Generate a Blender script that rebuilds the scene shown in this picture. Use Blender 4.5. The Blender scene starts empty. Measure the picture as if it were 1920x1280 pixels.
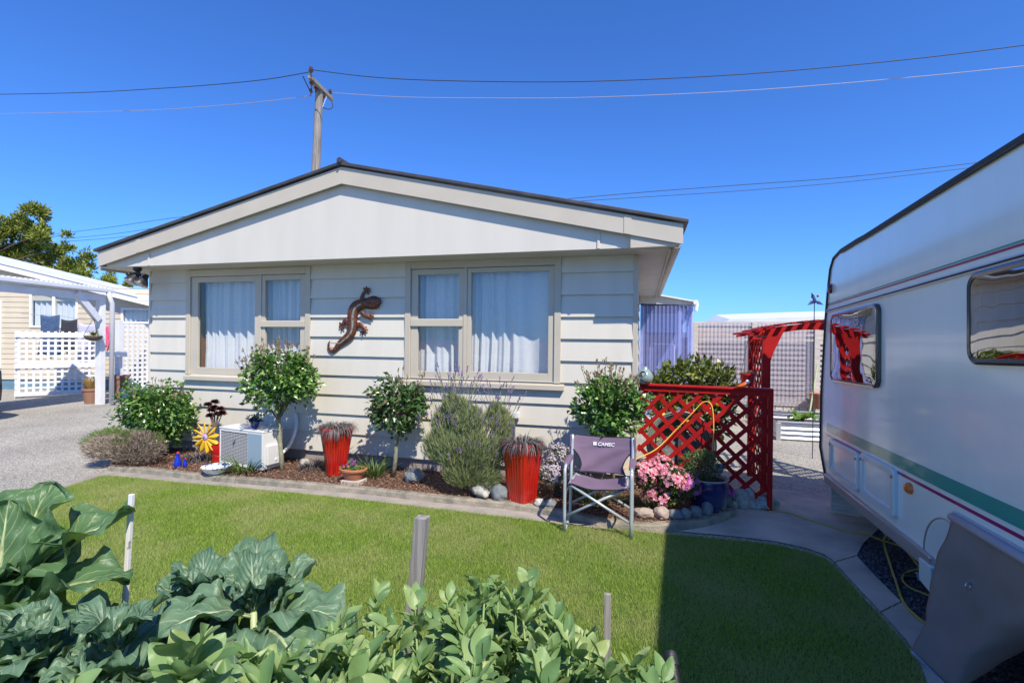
import bpy, bmesh, math, random
import numpy as np
from mathutils import Vector, Matrix, noise
RAD=math.radians
scene=bpy.context.scene; COL=scene.collection
random.seed(7)
# ---------------------------------------------------------------- camera model (metres; camera 1.6 m above the lawn)
FOC=915.0; YAW=RAD(14.93); PIT=RAD(-0.19); ROL=RAD(0.6); CH=1.6
def _basis():
    cy,sy=math.cos(YAW),math.sin(YAW); f0=Vector((-sy,cy,0)); r0=Vector((cy,sy,0))
    cp,sp=math.cos(PIT),math.sin(PIT)
    f=Vector((f0.x*cp,f0.y*cp,sp)); u0=Vector((-f0.x*sp,-f0.y*sp,cp))
    c,s=math.cos(ROL),math.sin(ROL)
    return r0*c+u0*s, u0*c-r0*s, f
CR,CU,CF=_basis(); CAM=Vector((0,0,CH))
def ray(px,py): return CF+CR*((px-960)/FOC)-CU*((py-640)/FOC)
def G(px,py,z=0.0):                     # point of the ground (height z) seen there in the photo
    d=ray(px,py); return CAM+d*((z-CH)/d.z)
def FY(px,py,Y):                        # point of the plane y=Y
    d=ray(px,py); return CAM+d*(Y/d.y)
def FX(px,py,X):
    d=ray(px,py); return CAM+d*(X/d.x)
def AD(px,py,D): return CAM+ray(px,py)*D   # point at distance D along the view
def PL(px,py,A,B):                      # point of the upright plane through A and B
    n=Vector((B[1]-A[1],-(B[0]-A[0]),0)); d=ray(px,py); a=Vector((A[0],A[1],0))
    return CAM+d*((a-CAM).dot(n)/d.dot(n))
def U(a,b): return random.uniform(a,b)
# ---------------------------------------------------------------- materials
M={}
def _new(name):
    m=bpy.data.materials.new(name); m.use_nodes=True; nt=m.node_tree; nt.nodes.clear()
    out=nt.nodes.new('ShaderNodeOutputMaterial'); return m,nt,out
def _coord(nt,kind='Object'):
    t=nt.nodes.new('ShaderNodeTexCoord'); return t.outputs[kind]
def mat(name,col,rough=.6,metal=0,col2=None,scale=6,detail=5,lo=.35,hi=.65,bump=0,bscale=60,bdist=.01,stretch=None,coat=0,spec=.5,sheen=0,trans=0,alpha=1,wpos=False):
    m,nt,out=_new(name); N=nt.nodes; L=nt.links
    b=N.new('ShaderNodeBsdfPrincipled'); L.new(b.outputs[0],out.inputs[0])
    b.inputs['Base Color'].default_value=(*col,1); b.inputs['Roughness'].default_value=rough; b.inputs['Metallic'].default_value=metal
    b.inputs['Coat Weight'].default_value=coat; b.inputs['Coat Roughness'].default_value=.08; b.inputs['Specular IOR Level'].default_value=spec
    b.inputs['Transmission Weight'].default_value=trans; b.inputs['Alpha'].default_value=alpha
    src=N.new('ShaderNodeNewGeometry').outputs['Position'] if wpos else _coord(nt)
    if stretch:
        mp=N.new('ShaderNodeMapping'); mp.inputs['Scale'].default_value=stretch; L.new(src,mp.inputs[0]); src=mp.outputs[0]
    if col2:
        n=N.new('ShaderNodeTexNoise'); n.inputs['Scale'].default_value=scale; n.inputs['Detail'].default_value=detail; L.new(src,n.inputs['Vector'])
        r=N.new('ShaderNodeValToRGB'); r.color_ramp.elements[0].position=lo; r.color_ramp.elements[1].position=hi
        r.color_ramp.elements[0].color=(*col,1); r.color_ramp.elements[1].color=(*col2,1)
        L.new(n.outputs['Fac'],r.inputs[0]); L.new(r.outputs[0],b.inputs['Base Color'])
    if bump:
        n2=N.new('ShaderNodeTexNoise'); n2.inputs['Scale'].default_value=bscale; n2.inputs['Detail'].default_value=4; L.new(src,n2.inputs['Vector'])
        bp=N.new('ShaderNodeBump'); bp.inputs['Strength'].default_value=bump; bp.inputs['Distance'].default_value=bdist
        L.new(n2.outputs['Fac'],bp.inputs['Height']); L.new(bp.outputs[0],b.inputs['Normal'])
    M[name]=m; return m
def leafmat(name,cols,rough=.45,tr=.35,trcol=None,spec=.4,veins=None,wpatch=None,bump=0):
    """foliage: colour differs from leaf to leaf, some light passes through"""
    m,nt,out=_new(name); N=nt.nodes; L=nt.links
    g=N.new('ShaderNodeNewGeometry'); r=N.new('ShaderNodeValToRGB')
    e=r.color_ramp.elements
    while len(e)<len(cols): e.new(.5)
    for i,c in enumerate(cols): e[i].position=i/(len(cols)-1); e[i].color=(*c,1)
    L.new(g.outputs['Random Per Island'],r.inputs[0]); c=r.outputs[0]
    if wpatch:
        n=N.new('ShaderNodeTexNoise'); n.inputs['Scale'].default_value=wpatch[1]; n.inputs['Detail'].default_value=3; L.new(g.outputs['Position'],n.inputs['Vector'])
        rr=N.new('ShaderNodeValToRGB'); rr.color_ramp.elements[0].position=.42; rr.color_ramp.elements[1].position=.66; L.new(n.outputs['Fac'],rr.inputs[0])
        mx=N.new('ShaderNodeMix'); mx.data_type='RGBA'; L.new(rr.outputs[0],mx.inputs[0]); L.new(c,mx.inputs[6]); mx.inputs[7].default_value=(*wpatch[0],1); c=mx.outputs[2]
    b=N.new('ShaderNodeBsdfPrincipled'); b.inputs['Roughness'].default_value=rough; b.inputs['Specular IOR Level'].default_value=spec
    if veins:   # midrib and branching side veins from the leaf's own UV map
        uv=N.new('ShaderNodeUVMap'); uv.uv_map='leaf'; sp=N.new('ShaderNodeSeparateXYZ'); L.new(uv.outputs[0],sp.inputs[0])
        def mth(op,a,b_=None,c_=None):
            x=N.new('ShaderNodeMath'); x.operation=op
            for i,v in enumerate((a,b_,c_)):
                if v is None: continue
                if hasattr(v,'links'): L.new(v,x.inputs[i])
                else: x.inputs[i].default_value=v
            return x.outputs[0]
        dx=mth('ABSOLUTE',mth('SUBTRACT',sp.outputs[0],.5))
        n=N.new('ShaderNodeTexNoise'); n.inputs['Scale'].default_value=22; n.inputs['Detail'].default_value=3; L.new(g.outputs['Position'],n.inputs['Vector'])
        d=mth('SUBTRACT',sp.outputs[1],mth('MULTIPLY',mth('POWER',dx,.85),.75))
        d=mth('ADD',d,mth('MULTIPLY',n.outputs['Fac'],.05))
        ph=mth('FRACT',mth('MULTIPLY',d,veins[1])); ph=mth('ABSOLUTE',mth('SUBTRACT',ph,.5))
        side=mth('LESS_THAN',ph,mth('SUBTRACT',.055,mth('MULTIPLY',dx,.08)))
        mid=mth('LESS_THAN',dx,mth('SUBTRACT',.035,mth('MULTIPLY',sp.outputs[1],.025)))
        v=mth('MAXIMUM',mid,mth('MULTIPLY',side,.6))
        v2=mth('MAXIMUM',mid,side)
        mx=N.new('ShaderNodeMix'); mx.data_type='RGBA'; L.new(v,mx.inputs[0]); L.new(c,mx.inputs[6]); mx.inputs[7].default_value=(*veins[0],1); c=mx.outputs[2]
        # puckered blade between the veins
        hn=mth('ADD',mth('MULTIPLY',mth('SUBTRACT',.5,ph),-1.0),mth('MULTIPLY',n.outputs['Fac'],.8))
        bp=N.new('ShaderNodeBump'); bp.inputs['Strength'].default_value=.6; bp.inputs['Distance'].default_value=.009; L.new(hn,bp.inputs['Height']); L.new(bp.outputs[0],b.inputs['Normal'])
    elif bump:
        n2=N.new('ShaderNodeTexNoise'); n2.inputs['Scale'].default_value=bump; L.new(g.outputs['Position'],n2.inputs['Vector'])
        bp=N.new('ShaderNodeBump'); bp.inputs['Strength'].default_value=.5; bp.inputs['Distance'].default_value=.004; L.new(n2.outputs['Fac'],bp.inputs['Height']); L.new(bp.outputs[0],b.inputs['Normal'])
    L.new(c,b.inputs['Base Color'])
    t=N.new('ShaderNodeBsdfTranslucent')
    if trcol: t.inputs[0].default_value=(*trcol,1)
    else: L.new(c,t.inputs[0])
    mix=N.new('ShaderNodeMixShader'); mix.inputs[0].default_value=tr; L.new(b.outputs[0],mix.inputs[1]); L.new(t.outputs[0],mix.inputs[2]); L.new(mix.outputs[0],out.inputs[0])
    M[name]=m; return m
def glassmat(name,tint=(1,1,1),ior=1.5,rough=0,extra=0.0,diff=None,dfac=0,bumpy=0):
    m,nt,out=_new(name); N=nt.nodes; L=nt.links
    t=N.new('ShaderNodeBsdfTransparent'); t.inputs[0].default_value=(*tint,1)
    g=N.new('ShaderNodeBsdfGlossy'); g.inputs['Roughness'].default_value=rough
    geo=N.new('ShaderNodeNewGeometry'); dp=N.new('ShaderNodeVectorMath'); dp.operation='DOT_PRODUCT'; L.new(geo.outputs['Incoming'],dp.inputs[0]); L.new(geo.outputs['Normal'],dp.inputs[1])
    def mm_(op,a,b_=None):
        x=N.new('ShaderNodeMath'); x.operation=op
        for i,v in enumerate((a,b_)):
            if v is None: continue
            if hasattr(v,'links'): L.new(v,x.inputs[i])
            else: x.inputs[i].default_value=v
        return x.outputs[0]
    f0=((ior-1)/(ior+1))**2; pw=mm_('POWER',mm_('SUBTRACT',1.0,mm_('ABSOLUTE',dp.outputs['Value'])),5.0)
    fr_=mm_('ADD',mm_('MULTIPLY',pw,1-f0),f0+extra); fac=mm_('MINIMUM',fr_,1.0)
    if bumpy:
        n=N.new('ShaderNodeTexNoise'); n.inputs['Scale'].default_value=2.5; L.new(N.new('ShaderNodeNewGeometry').outputs['Position'],n.inputs['Vector'])
        bp=N.new('ShaderNodeBump'); bp.inputs['Strength'].default_value=bumpy; bp.inputs['Distance'].default_value=.02; L.new(n.outputs['Fac'],bp.inputs['Height']); L.new(bp.outputs[0],g.inputs['Normal'])
    base=t.outputs[0]
    if diff:
        d=N.new('ShaderNodeBsdfDiffuse'); d.inputs[0].default_value=(*diff,1); mm=N.new('ShaderNodeMixShader'); mm.inputs[0].default_value=dfac; L.new(base,mm.inputs[1]); L.new(d.outputs[0],mm.inputs[2]); base=mm.outputs[0]
    x=N.new('ShaderNodeMixShader'); L.new(fac,x.inputs[0]); L.new(base,x.inputs[1]); L.new(g.outputs[0],x.inputs[2]); L.new(x.outputs[0],out.inputs[0])
    M[name]=m; return m
def stonemat(name,c1,c2,c3,vs,bump=.8,rough=.85,dist=.02):
    """gravel / chips: one colour per cell"""
    m,nt,out=_new(name); N=nt.nodes; L=nt.links; pos=N.new('ShaderNodeNewGeometry').outputs['Position']
    v=N.new('ShaderNodeTexVoronoi'); v.inputs['Scale'].default_value=vs; L.new(pos,v.inputs['Vector'])
    sp=N.new('ShaderNodeSeparateColor'); L.new(v.outputs['Color'],sp.inputs[0])
    r=N.new('ShaderNodeValToRGB'); r.color_ramp.elements.new(.5)
    for i,c in enumerate((c1,c2,c3)): r.color_ramp.elements[i].position=(0,.5,1)[i]; r.color_ramp.elements[i].color=(*c,1)
    L.new(sp.outputs[0],r.inputs[0])
    n=N.new('ShaderNodeTexNoise'); n.inputs['Scale'].default_value=.9; n.inputs['Detail'].default_value=6; L.new(pos,n.inputs['Vector'])
    mr=N.new('ShaderNodeMapRange'); mr.inputs[1].default_value=.3; mr.inputs[2].default_value=.7; mr.inputs[3].default_value=.8; mr.inputs[4].default_value=1.12; L.new(n.outputs['Fac'],mr.inputs[0])
    mx=N.new('ShaderNodeVectorMath'); mx.operation='SCALE'; L.new(r.outputs[0],mx.inputs[0]); L.new(mr.outputs[0],mx.inputs['Scale'])
    b=N.new('ShaderNodeBsdfPrincipled'); b.inputs['Roughness'].default_value=rough; L.new(mx.outputs[0],b.inputs['Base Color'])
    bp=N.new('ShaderNodeBump'); bp.inputs['Strength'].default_value=bump; bp.inputs['Distance'].default_value=dist; bp.invert=True
    L.new(v.outputs['Distance'],bp.inputs['Height']); L.new(bp.outputs[0],b.inputs['Normal']); L.new(b.outputs[0],out.inputs[0]); M[name]=m
def woodmat(name,c1,c2,rough=.8,stretch=(30,30,1.5)):
    return mat(name,c1,rough,col2=c2,scale=2.2,detail=8,lo=.38,hi=.62,bump=.5,bscale=3,bdist=.004,stretch=stretch)
# ---------------------------------------------------------------- mesh builder
ORG={}
class MB:
    def __init__(s,T=None): s.v=[];s.f=[];s.mi=[];s.uv={};s.T=T;s.c=0
    def P(s,p):
        p=Vector(p); p=s.T@p if s.T else p; s.v.append(p); return len(s.v)-1
    def F(s,ids,uv=None):
        s.f.append(tuple(ids)); s.mi.append(s.c)
        if uv: s.uv[len(s.f)-1]=uv
    def poly(s,pts): s.F([s.P(p) for p in pts]); return s
    def box(s,x0,x1,y0,y1,z0,z1):
        i=[s.P(p) for p in ((x0,y0,z0),(x1,y0,z0),(x1,y1,z0),(x0,y1,z0),(x0,y0,z1),(x1,y0,z1),(x1,y1,z1),(x0,y1,z1))]
        for q in ((0,3,2,1),(4,5,6,7),(0,1,5,4),(1,2,6,5),(2,3,7,6),(3,0,4,7)): s.F([i[k] for k in q])
        return s
    def hexa(s,b,t):   # bottom and top quads
        i=[s.P(p) for p in list(b)+list(t)]; n=len(b)
        s.F(i[:n][::-1]); s.F(i[n:])
        for k in range(n): s.F((i[k],i[(k+1)%n],i[n+(k+1)%n],i[n+k]))
        return s
    def bar(s,a,b,w,h,up=(0,0,1)):   # box beam from a to b, w across, h along up
        a=Vector(a);b=Vector(b);d=(b-a).normalized();up=Vector(up)
        x=d.cross(up)
        if x.length<1e-4: x=d.cross(Vector((1,0,0)))
        x.normalize(); y=x.cross(d).normalized()
        q=[x*(-w/2)+y*(-h/2),x*(w/2)+y*(-h/2),x*(w/2)+y*(h/2),x*(-w/2)+y*(h/2)]
        return s.hexa([a+k for k in q],[b+k for k in q])
    def prism(s,pts,off):   # extrude polygon by vector
        off=Vector(off); return s.hexa([Vector(p) for p in pts],[Vector(p)+off for p in pts])
    def tube(s,pts,r,n=8,cap=True,squash=None):
        pts=[Vector(p) for p in pts]; R=r if hasattr(r,'__len__') else [r]*len(pts)
        rings=[];prev=None
        for k,p in enumerate(pts):
            a=pts[max(k-1,0)];b=pts[min(k+1,len(pts)-1)];d=(b-a)
            d=d.normalized() if d.length>1e-9 else Vector((0,0,1))
            if prev is None:
                x=d.cross(Vector((0,0,1)))
                if x.length<.1: x=d.cross(Vector((0,1,0)))
            else: x=prev-d*prev.dot(d)
            if x.length<1e-6: x=d.orthogonal()
            x.normalize(); y=d.cross(x); prev=x; ring=[]
            for j in range(n):
                t=2*math.pi*j/n; o=x*math.cos(t)*R[k]+y*math.sin(t)*R[k]
                if squash: sv=Vector(squash[0]); o=o-sv*o.dot(sv)*(1-squash[1])
                ring.append(s.P(p+o))
            rings.append(ring)
        for k in range(len(rings)-1):
            for j in range(n): s.F((rings[k][j],rings[k][(j+1)%n],rings[k+1][(j+1)%n],rings[k+1][j]))
        if cap: s.F(rings[0][::-1]); s.F(rings[-1])
        return s
    def lathe(s,prof,n=24,c=(0,0,0),sx=1,sy=1,fl=None,cap=True):
        c=Vector(c); rings=[]
        for r,z in prof:
            ring=[]
            for j in range(n):
                t=2*math.pi*j/n; rr=r*(fl(t,z) if fl else 1); ring.append(s.P((c.x+rr*math.cos(t)*sx,c.y+rr*math.sin(t)*sy,c.z+z)))
            rings.append(ring)
        for k in range(len(rings)-1):
            for j in range(n): s.F((rings[k][j],rings[k][(j+1)%n],rings[k+1][(j+1)%n],rings[k+1][j]))
        if cap: s.F(rings[0][::-1]); s.F(rings[-1])
        return s
    def ball(s,c,r,n=12,sq=(1,1,1),wob=0,seed=0):
        c=Vector(c); m=max(4,n//2+1); idx=[]
        top=None
        def pt(th,ph):
            d=Vector((math.sin(th)*math.cos(ph),math.sin(th)*math.sin(ph),math.cos(th)))
            k=1+(wob*noise.noise(d*1.4+Vector((seed*3.1,seed,0)))+wob*.4*noise.noise(d*4+Vector((seed,0,5))) if wob else 0)
            return c+Vector((d.x*sq[0],d.y*sq[1],d.z*sq[2]))*r*k
        t=s.P(pt(0,0)); b=s.P(pt(math.pi,0))
        for i in range(1,m): idx.append([s.P(pt(math.pi*i/m,2*math.pi*j/n)) for j in range(n)])
        for j in range(n):
            s.F((t,idx[0][j],idx[0][(j+1)%n])); s.F((b,idx[-1][(j+1)%n],idx[-1][j]))
            for i in range(m-2): s.F((idx[i][j],idx[i+1][j],idx[i+1][(j+1)%n],idx[i][(j+1)%n]))
        return s
    def grid(s,fn,nu,nv,uv=False):
        g=[[s.P(fn(i/nu,j/nv)) for j in range(nv+1)] for i in range(nu+1)]
        for i in range(nu):
            for j in range(nv):
                s.F((g[i][j],g[i+1][j],g[i+1][j+1],g[i][j+1]),[(j/nv,i/nu),(j/nv,(i+1)/nu),((j+1)/nv,(i+1)/nu),((j+1)/nv,i/nu)] if uv else None)
        return s
    def leaf(s,p,d,n,L,W,fold=.25,droop=.15):   # small pointed leaf of four faces
        d=d.normalized(); x=d.cross(n)
        if x.length<1e-4: x=d.orthogonal()
        x.normalize(); n=x.cross(d)
        a=s.P(p); m=s.P(p+d*L*.5+n*L*.04); l=s.P(p+d*L*.42+x*W*.5+n*W*fold); r=s.P(p+d*L*.42-x*W*.5+n*W*fold); t=s.P(p+d*L-n*L*droop)
        s.F((a,l,m)); s.F((a,m,r)); s.F((l,t,m)); s.F((m,t,r)); return s
    def blade(s,p,d,n,L,W,droop,seg=4,flat=.0):    # grassy strap leaf
        d=d.normalized(); x=d.cross(n); 
        if x.length<1e-4: x=d.orthogonal()
        x.normalize(); pts=[]
        q=Vector(p); dd=d.copy(); prev=None
        for k in range(seg+1):
            w=W*(1-(k/seg)**2)*.5+.0004
            a=s.P(q+x*w); b=s.P(q-x*w)
            if prev: s.F((prev[0],a,b,prev[1]))
            prev=(a,b); q=q+dd*(L/seg); dd=(dd+Vector((0,0,-droop))).normalized()
        return s
    def build(s,name,mats,parent=None,origin=None,smooth=False,bevel=0,solid=0,sub=0):
        if not isinstance(mats,(list,tuple)): mats=[mats]
        if parent is not None: o0=ORG[parent.name]
        elif origin is not None: o0=Vector(origin)
        else:
            xs=[p.x for p in s.v];ys=[p.y for p in s.v];zs=[p.z for p in s.v]; o0=Vector(((min(xs)+max(xs))/2,(min(ys)+max(ys))/2,min(zs)))
        me=bpy.data.meshes.new(name); me.from_pydata([tuple(p-o0) for p in s.v],[],s.f); me.update()
        for mm in mats: me.materials.append(M[mm] if isinstance(mm,str) else mm)
        if max(s.mi,default=0)>0: me.polygons.foreach_set('material_index',s.mi)
        if s.uv:
            ul=me.uv_layers.new(name='leaf')
            for fi,uvs in s.uv.items():
                ls=me.polygons[fi].loop_start
                for k,c in enumerate(uvs): ul.data[ls+k].uv=c
        if smooth: me.polygons.foreach_set('use_smooth',[True]*len(me.polygons))
        o=bpy.data.objects.new(name,me); COL.objects.link(o)
        ORG[o.name]=o0.copy()
        if parent is not None: o.parent=parent
        else: o.location=o0
        if smooth==2:
            md=o.modifiers.new('edge','EDGE_SPLIT'); md.split_angle=RAD(38)
        if solid: md=o.modifiers.new('thick','SOLIDIFY'); md.thickness=solid; md.offset=0
        if bevel: md=o.modifiers.new('bevel','BEVEL'); md.width=bevel; md.segments=2; md.limit_method='ANGLE'; md.angle_limit=RAD(40)
        if sub: md=o.modifiers.new('sub','SUBSURF'); md.levels=sub; md.render_levels=sub
        return o
def tag(o,label=None,cat=None,group=None,kind=None):
    if label: o['label']=label
    if cat: o['category']=cat
    if group: o['group']=group
    if kind: o['kind']=kind
    return o
def thing(name,label,cat,loc=(0,0,0),group=None):
    o=bpy.data.objects.new(name,None); COL.objects.link(o); o.location=loc; o.empty_display_size=.1
    ORG[o.name]=Vector(loc); return tag(o,label,cat,group)
def rotM(loc,deg=0,sc=1): return Matrix.Translation(Vector(loc))@Matrix.Rotation(RAD(deg),4,'Z')@Matrix.Scale(sc,4)
def rdir(up=0.0):
    while True:
        v=Vector((U(-1,1),U(-1,1),U(-1,1)))
        if .05<v.length<1: break
    v.normalize(); v.z+=up; return v.normalized()
# ---------------------------------------------------------------- material library
mat('cladding',(.635,.60,.505),.55,col2=(.585,.55,.465),scale=1.8,lo=.35,hi=.75,bump=.15,bscale=9,bdist=.003,stretch=(3,3,.5))
mat('fibre_panel',(.64,.605,.515),.6,col2=(.58,.545,.465),scale=1.2,lo=.35,hi=.85,bump=.08,bscale=6,stretch=(3,1,.5))
mat('trim_paint',(.53,.475,.375),.5,col2=(.49,.44,.345),scale=2.2,bump=.1,bscale=20,bdist=.002)
mat('soffit_paint',(.60,.57,.49),.6,col2=(.55,.52,.45),scale=3)
mat('roof_iron',(.085,.082,.085),.5,.2,col2=(.05,.05,.052),scale=5)
mat('white_paint',(.80,.80,.80),.5,col2=(.72,.72,.71),scale=4,bump=.1,bscale=15,bdist=.002)
mat('white_metal',(.78,.78,.78),.4,col2=(.7,.7,.7),scale=2)
mat('cream_boards',(.60,.52,.385),.6,col2=(.55,.475,.35),scale=2)
mat('blue_base',(.10,.2,.27),.8,col2=(.15,.26,.32),scale=4)
mat('curtain',(.78,.79,.80),.9,col2=(.73,.74,.76),scale=30)
def sheermat():
    m=M['curtain']; nt=m.node_tree; b=[n for n in nt.nodes if n.type=='BSDF_PRINCIPLED'][0]; out=[n for n in nt.nodes if n.type=='OUTPUT_MATERIAL'][0]
    t=nt.nodes.new('ShaderNodeBsdfTranslucent'); t.inputs[0].default_value=(.8,.8,.82,1); x=nt.nodes.new('ShaderNodeMixShader'); x.inputs[0].default_value=.15
    nt.links.new(b.outputs[0],x.inputs[1]); nt.links.new(t.outputs[0],x.inputs[2]); nt.links.new(x.outputs[0],out.inputs[0])
sheermat()
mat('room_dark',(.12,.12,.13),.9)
glassmat('window_glass',(.93,.96,.97),1.5,extra=.08,bumpy=.06)
glassmat('acrylic',(.30,.22,.20),1.6,extra=.42,bumpy=.25)
glassmat('clear_corrugated',(.93,.90,.95),1.45,.15,.05,diff=(.72,.68,.74),dfac=.26)
glassmat('blue_corrugated',(.62,.68,.97),1.45,.12,.10,diff=(.45,.48,.85),dfac=.26)
mat('rust_red_wood',(.22,.09,.03),.7)
mat('concrete',(.37,.325,.28),.9,col2=(.27,.24,.21),scale=5,detail=9,bump=.5,bscale=70,bdist=.006,wpos=True)
mat('concrete_path',(.64,.52,.39),.9,col2=(.40,.33,.25),scale=3.2,detail=10,lo=.35,hi=.7,bump=.4,bscale=90,bdist=.004,wpos=True)
mat('kerb_concrete',(.34,.29,.22),.95,col2=(.18,.17,.13),scale=9,detail=9,bump=.9,bscale=60,bdist=.01,wpos=True)
stonemat('gravel',(.22,.205,.17),(.41,.385,.32),(.60,.55,.47),80,1,.9,.012)
stonemat('dark_gravel',(.045,.046,.052),(.08,.082,.092),(.16,.16,.17),48,1,.8,.02)
stonemat('mulch_soil',(.07,.035,.022),(.13,.065,.04),(.24,.13,.08),60,1,.95,.02)
mat('dark_soil',(.045,.03,.022),.95,col2=(.08,.055,.04),scale=14,bump=1,bscale=50,bdist=.03,wpos=True)
mat('lawn_soil',(.07,.13,.025),.95,col2=(.13,.18,.05),scale=12,bump=1,bscale=90,bdist=.02,wpos=True)
leafmat('grass_blade',[(.15,.26,.03),(.25,.40,.045),(.36,.50,.07),(.54,.60,.18)],.6,.45,wpatch=((.46,.50,.17),1.7))
leafmat('chips',[(.08,.04,.025),(.17,.085,.05),(.30,.17,.10),(.42,.28,.19)],.9,0)
leafmat('pebbles',[(.03,.032,.038),(.06,.062,.07),(.10,.10,.11),(.20,.20,.21)],.7,0)
leafmat('rose_leaf',[(.03,.08,.014),(.055,.14,.02),(.09,.21,.03),(.17,.33,.06),(.26,.40,.10)],.28,.22,spec=.8)
leafmat('rose_leaf_dark',[(.035,.08,.025),(.06,.13,.03),(.10,.21,.05),(.15,.11,.06)],.3,.22,spec=.7)
leafmat('bud_tip',[(.20,.22,.07),(.28,.17,.12),(.33,.30,.14)],.6,.2)
leafmat('lavender_leaf',[(.13,.18,.08),(.22,.28,.13),(.33,.38,.18),(.42,.42,.15)],.7,.25)
leafmat('lavender_spike',[(.16,.10,.26),(.25,.18,.36),(.30,.26,.34)],.8,.1)
leafmat('heather_green',[(.09,.16,.03),(.15,.24,.05),(.22,.30,.08)],.7,.2)
leafmat('heather_dry',[(.20,.15,.11),(.34,.27,.20),(.50,.42,.33)],.9,0)
leafmat('black_grass',[(.02,.018,.018),(.06,.055,.055),(.16,.14,.14),(.26,.23,.22)],.5,.05)
leafmat('strap_leaf',[(.06,.13,.03),(.12,.21,.05),(.22,.30,.10)],.5,.25)
leafmat('azalea_leaf',[(.04,.075,.015),(.08,.13,.025),(.18,.20,.05)],.5,.2)
leafmat('azalea_flower',[(.80,.12,.20),(.88,.28,.38),(.9,.50,.55),(.9,.68,.70)],.6,.35)
leafmat('magenta_flower',[(.50,.06,.40),(.65,.14,.55),(.72,.28,.62)],.6,.3)
leafmat('pale_flower',[(.45,.36,.42),(.62,.54,.60),(.72,.68,.70)],.7,.3)
leafmat('pale_foliage',[(.10,.12,.06),(.22,.22,.14),(.30,.29,.22)],.8,.1)
leafmat('lemon_leaf',[(.07,.11,.02),(.13,.18,.03),(.22,.27,.05),(.36,.37,.09)],.35,.25,spec=.7)
leafmat('conifer_leaf',[(.08,.12,.02),(.16,.21,.03),(.27,.31,.04),(.42,.42,.08)],.7,.2)
leafmat('aeonium',[(.035,.008,.012),(.06,.012,.018),(.10,.03,.03)],.35,.05,spec=.6)
leafmat('cabbage_leaf',[(.09,.175,.10),(.12,.215,.125),(.165,.27,.15)],.42,.22,trcol=(.14,.28,.04),veins=((.36,.42,.27),7),spec=.35)
leafmat('cabbage_leaf_green',[(.06,.13,.065),(.09,.18,.08),(.15,.26,.10)],.42,.28,trcol=(.2,.34,.05),veins=((.38,.44,.2),8),spec=.35)
leafmat('bean_leaf',[(.12,.225,.08),(.165,.285,.10),(.21,.335,.12),(.26,.38,.145),(.34,.42,.15)],.45,.28,trcol=(.25,.38,.06),bump=45)
leafmat('fresh_leaf',[(.13,.24,.03),(.19,.32,.05)],.45,.35,veins=((.25,.38,.09),8))
leafmat('pansy',[(.08,.01,.10),(.16,.02,.12),(.30,.15,.35)],.6,.1)
leafmat('blue_bloom',[(.02,.02,.20),(.04,.05,.40)],.6,.1)
leafmat('orange_grass',[(.35,.18,.04),(.5,.32,.10),(.3,.32,.08)],.6,.2)
mat('stem_green',(.20,.30,.10),.5); mat('stem_pale',(.42,.48,.26),.5,col2=(.34,.42,.2),scale=20)
mat('rose_trunk',(.30,.29,.20),.8,col2=(.20,.20,.12),scale=14,bump=.6,bscale=40)
mat('bark',(.16,.12,.09),.9,col2=(.09,.07,.055),scale=10,bump=.8,bscale=30)
mat('twig',(.17,.13,.09),.9)
woodmat('weathered_wood',(.33,.31,.28),(.20,.185,.165))
woodmat('pole_wood',(.30,.27,.235),(.17,.15,.13),stretch=(12,12,.8))
woodmat('fence_wood',(.62,.55,.47),(.45,.40,.34),stretch=(2,20,20))
mat('peeling_white',(.74,.73,.70),.7,col2=(.32,.29,.26),scale=30,lo=.62,hi=.68,stretch=(1,1,.6))
mat('red_paint',(.47,.016,.013),.6,col2=(.36,.012,.012),scale=7,bump=.3,bscale=25,bdist=.003,spec=.15)
mat('red_glaze',(.45,.014,.008),.16,col2=(.22,.007,.005),scale=9,lo=.45,hi=.8,stretch=(3,3,.25),coat=.6)
mat('red_plastic',(.50,.012,.012),.3); mat('terracotta',(.50,.19,.10),.7,col2=(.43,.155,.08),scale=8)
mat('old_terracotta',(.33,.17,.11),.85,col2=(.26,.14,.10),scale=6)
mat('cobalt_glaze',(.012,.016,.09),.15,col2=(.02,.03,.14),scale=5,coat=.7)
mat('cobalt_toy',(.01,.03,.40),.25); mat('rim_clay',(.42,.36,.30),.7); mat('celadon',(.28,.36,.32),.15,col2=(.22,.30,.27),scale=5,coat=.7)
mat('blue_pot',(.05,.15,.25),.5)
mat('porcelain',(.75,.77,.80),.2,col2=(.04,.09,.35),scale=26,lo=.56,hi=.60,detail=2,coat=.5)
mat('yellow_tin',(.75,.42,.02),.4); mat('lilac_tin',(.42,.28,.60),.5,col2=(.52,.4,.66),scale=90); mat('black_plastic',(.02,.02,.022),.4)
mat('ac_white',(.70,.69,.66),.45,col2=(.64,.63,.60),scale=3); mat('ac_grey',(.27,.36,.42),.5); mat('grille_dark',(.10,.10,.10),.7); mat('grille_wire',(.50,.49,.47),.5)
mat('rock_pale',(.52,.49,.43),.9,col2=(.24,.235,.21),scale=14,detail=9,bump=.9,bscale=18,bdist=.03)
mat('rock_grey',(.22,.24,.24),.85,col2=(.12,.13,.14),scale=14,detail=9,bump=.7,bscale=22,bdist=.02)
mat('rock_tan',(.42,.33,.27),.85,col2=(.30,.24,.20),scale=8,bump=.5,bscale=22,bdist=.02)
mat('alu',(.62,.63,.64),.32,.85); mat('grey_alu',(.50,.55,.57),.38,.35); mat('steel',(.45,.45,.45),.35,.9); mat('galv',(.55,.57,.60),.35,.8,col2=(.45,.47,.5),scale=6)
mat('purple_canvas',(.185,.125,.19),.85,col2=(.155,.105,.16),scale=5,bump=.4,bscale=260,bdist=.002)
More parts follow.
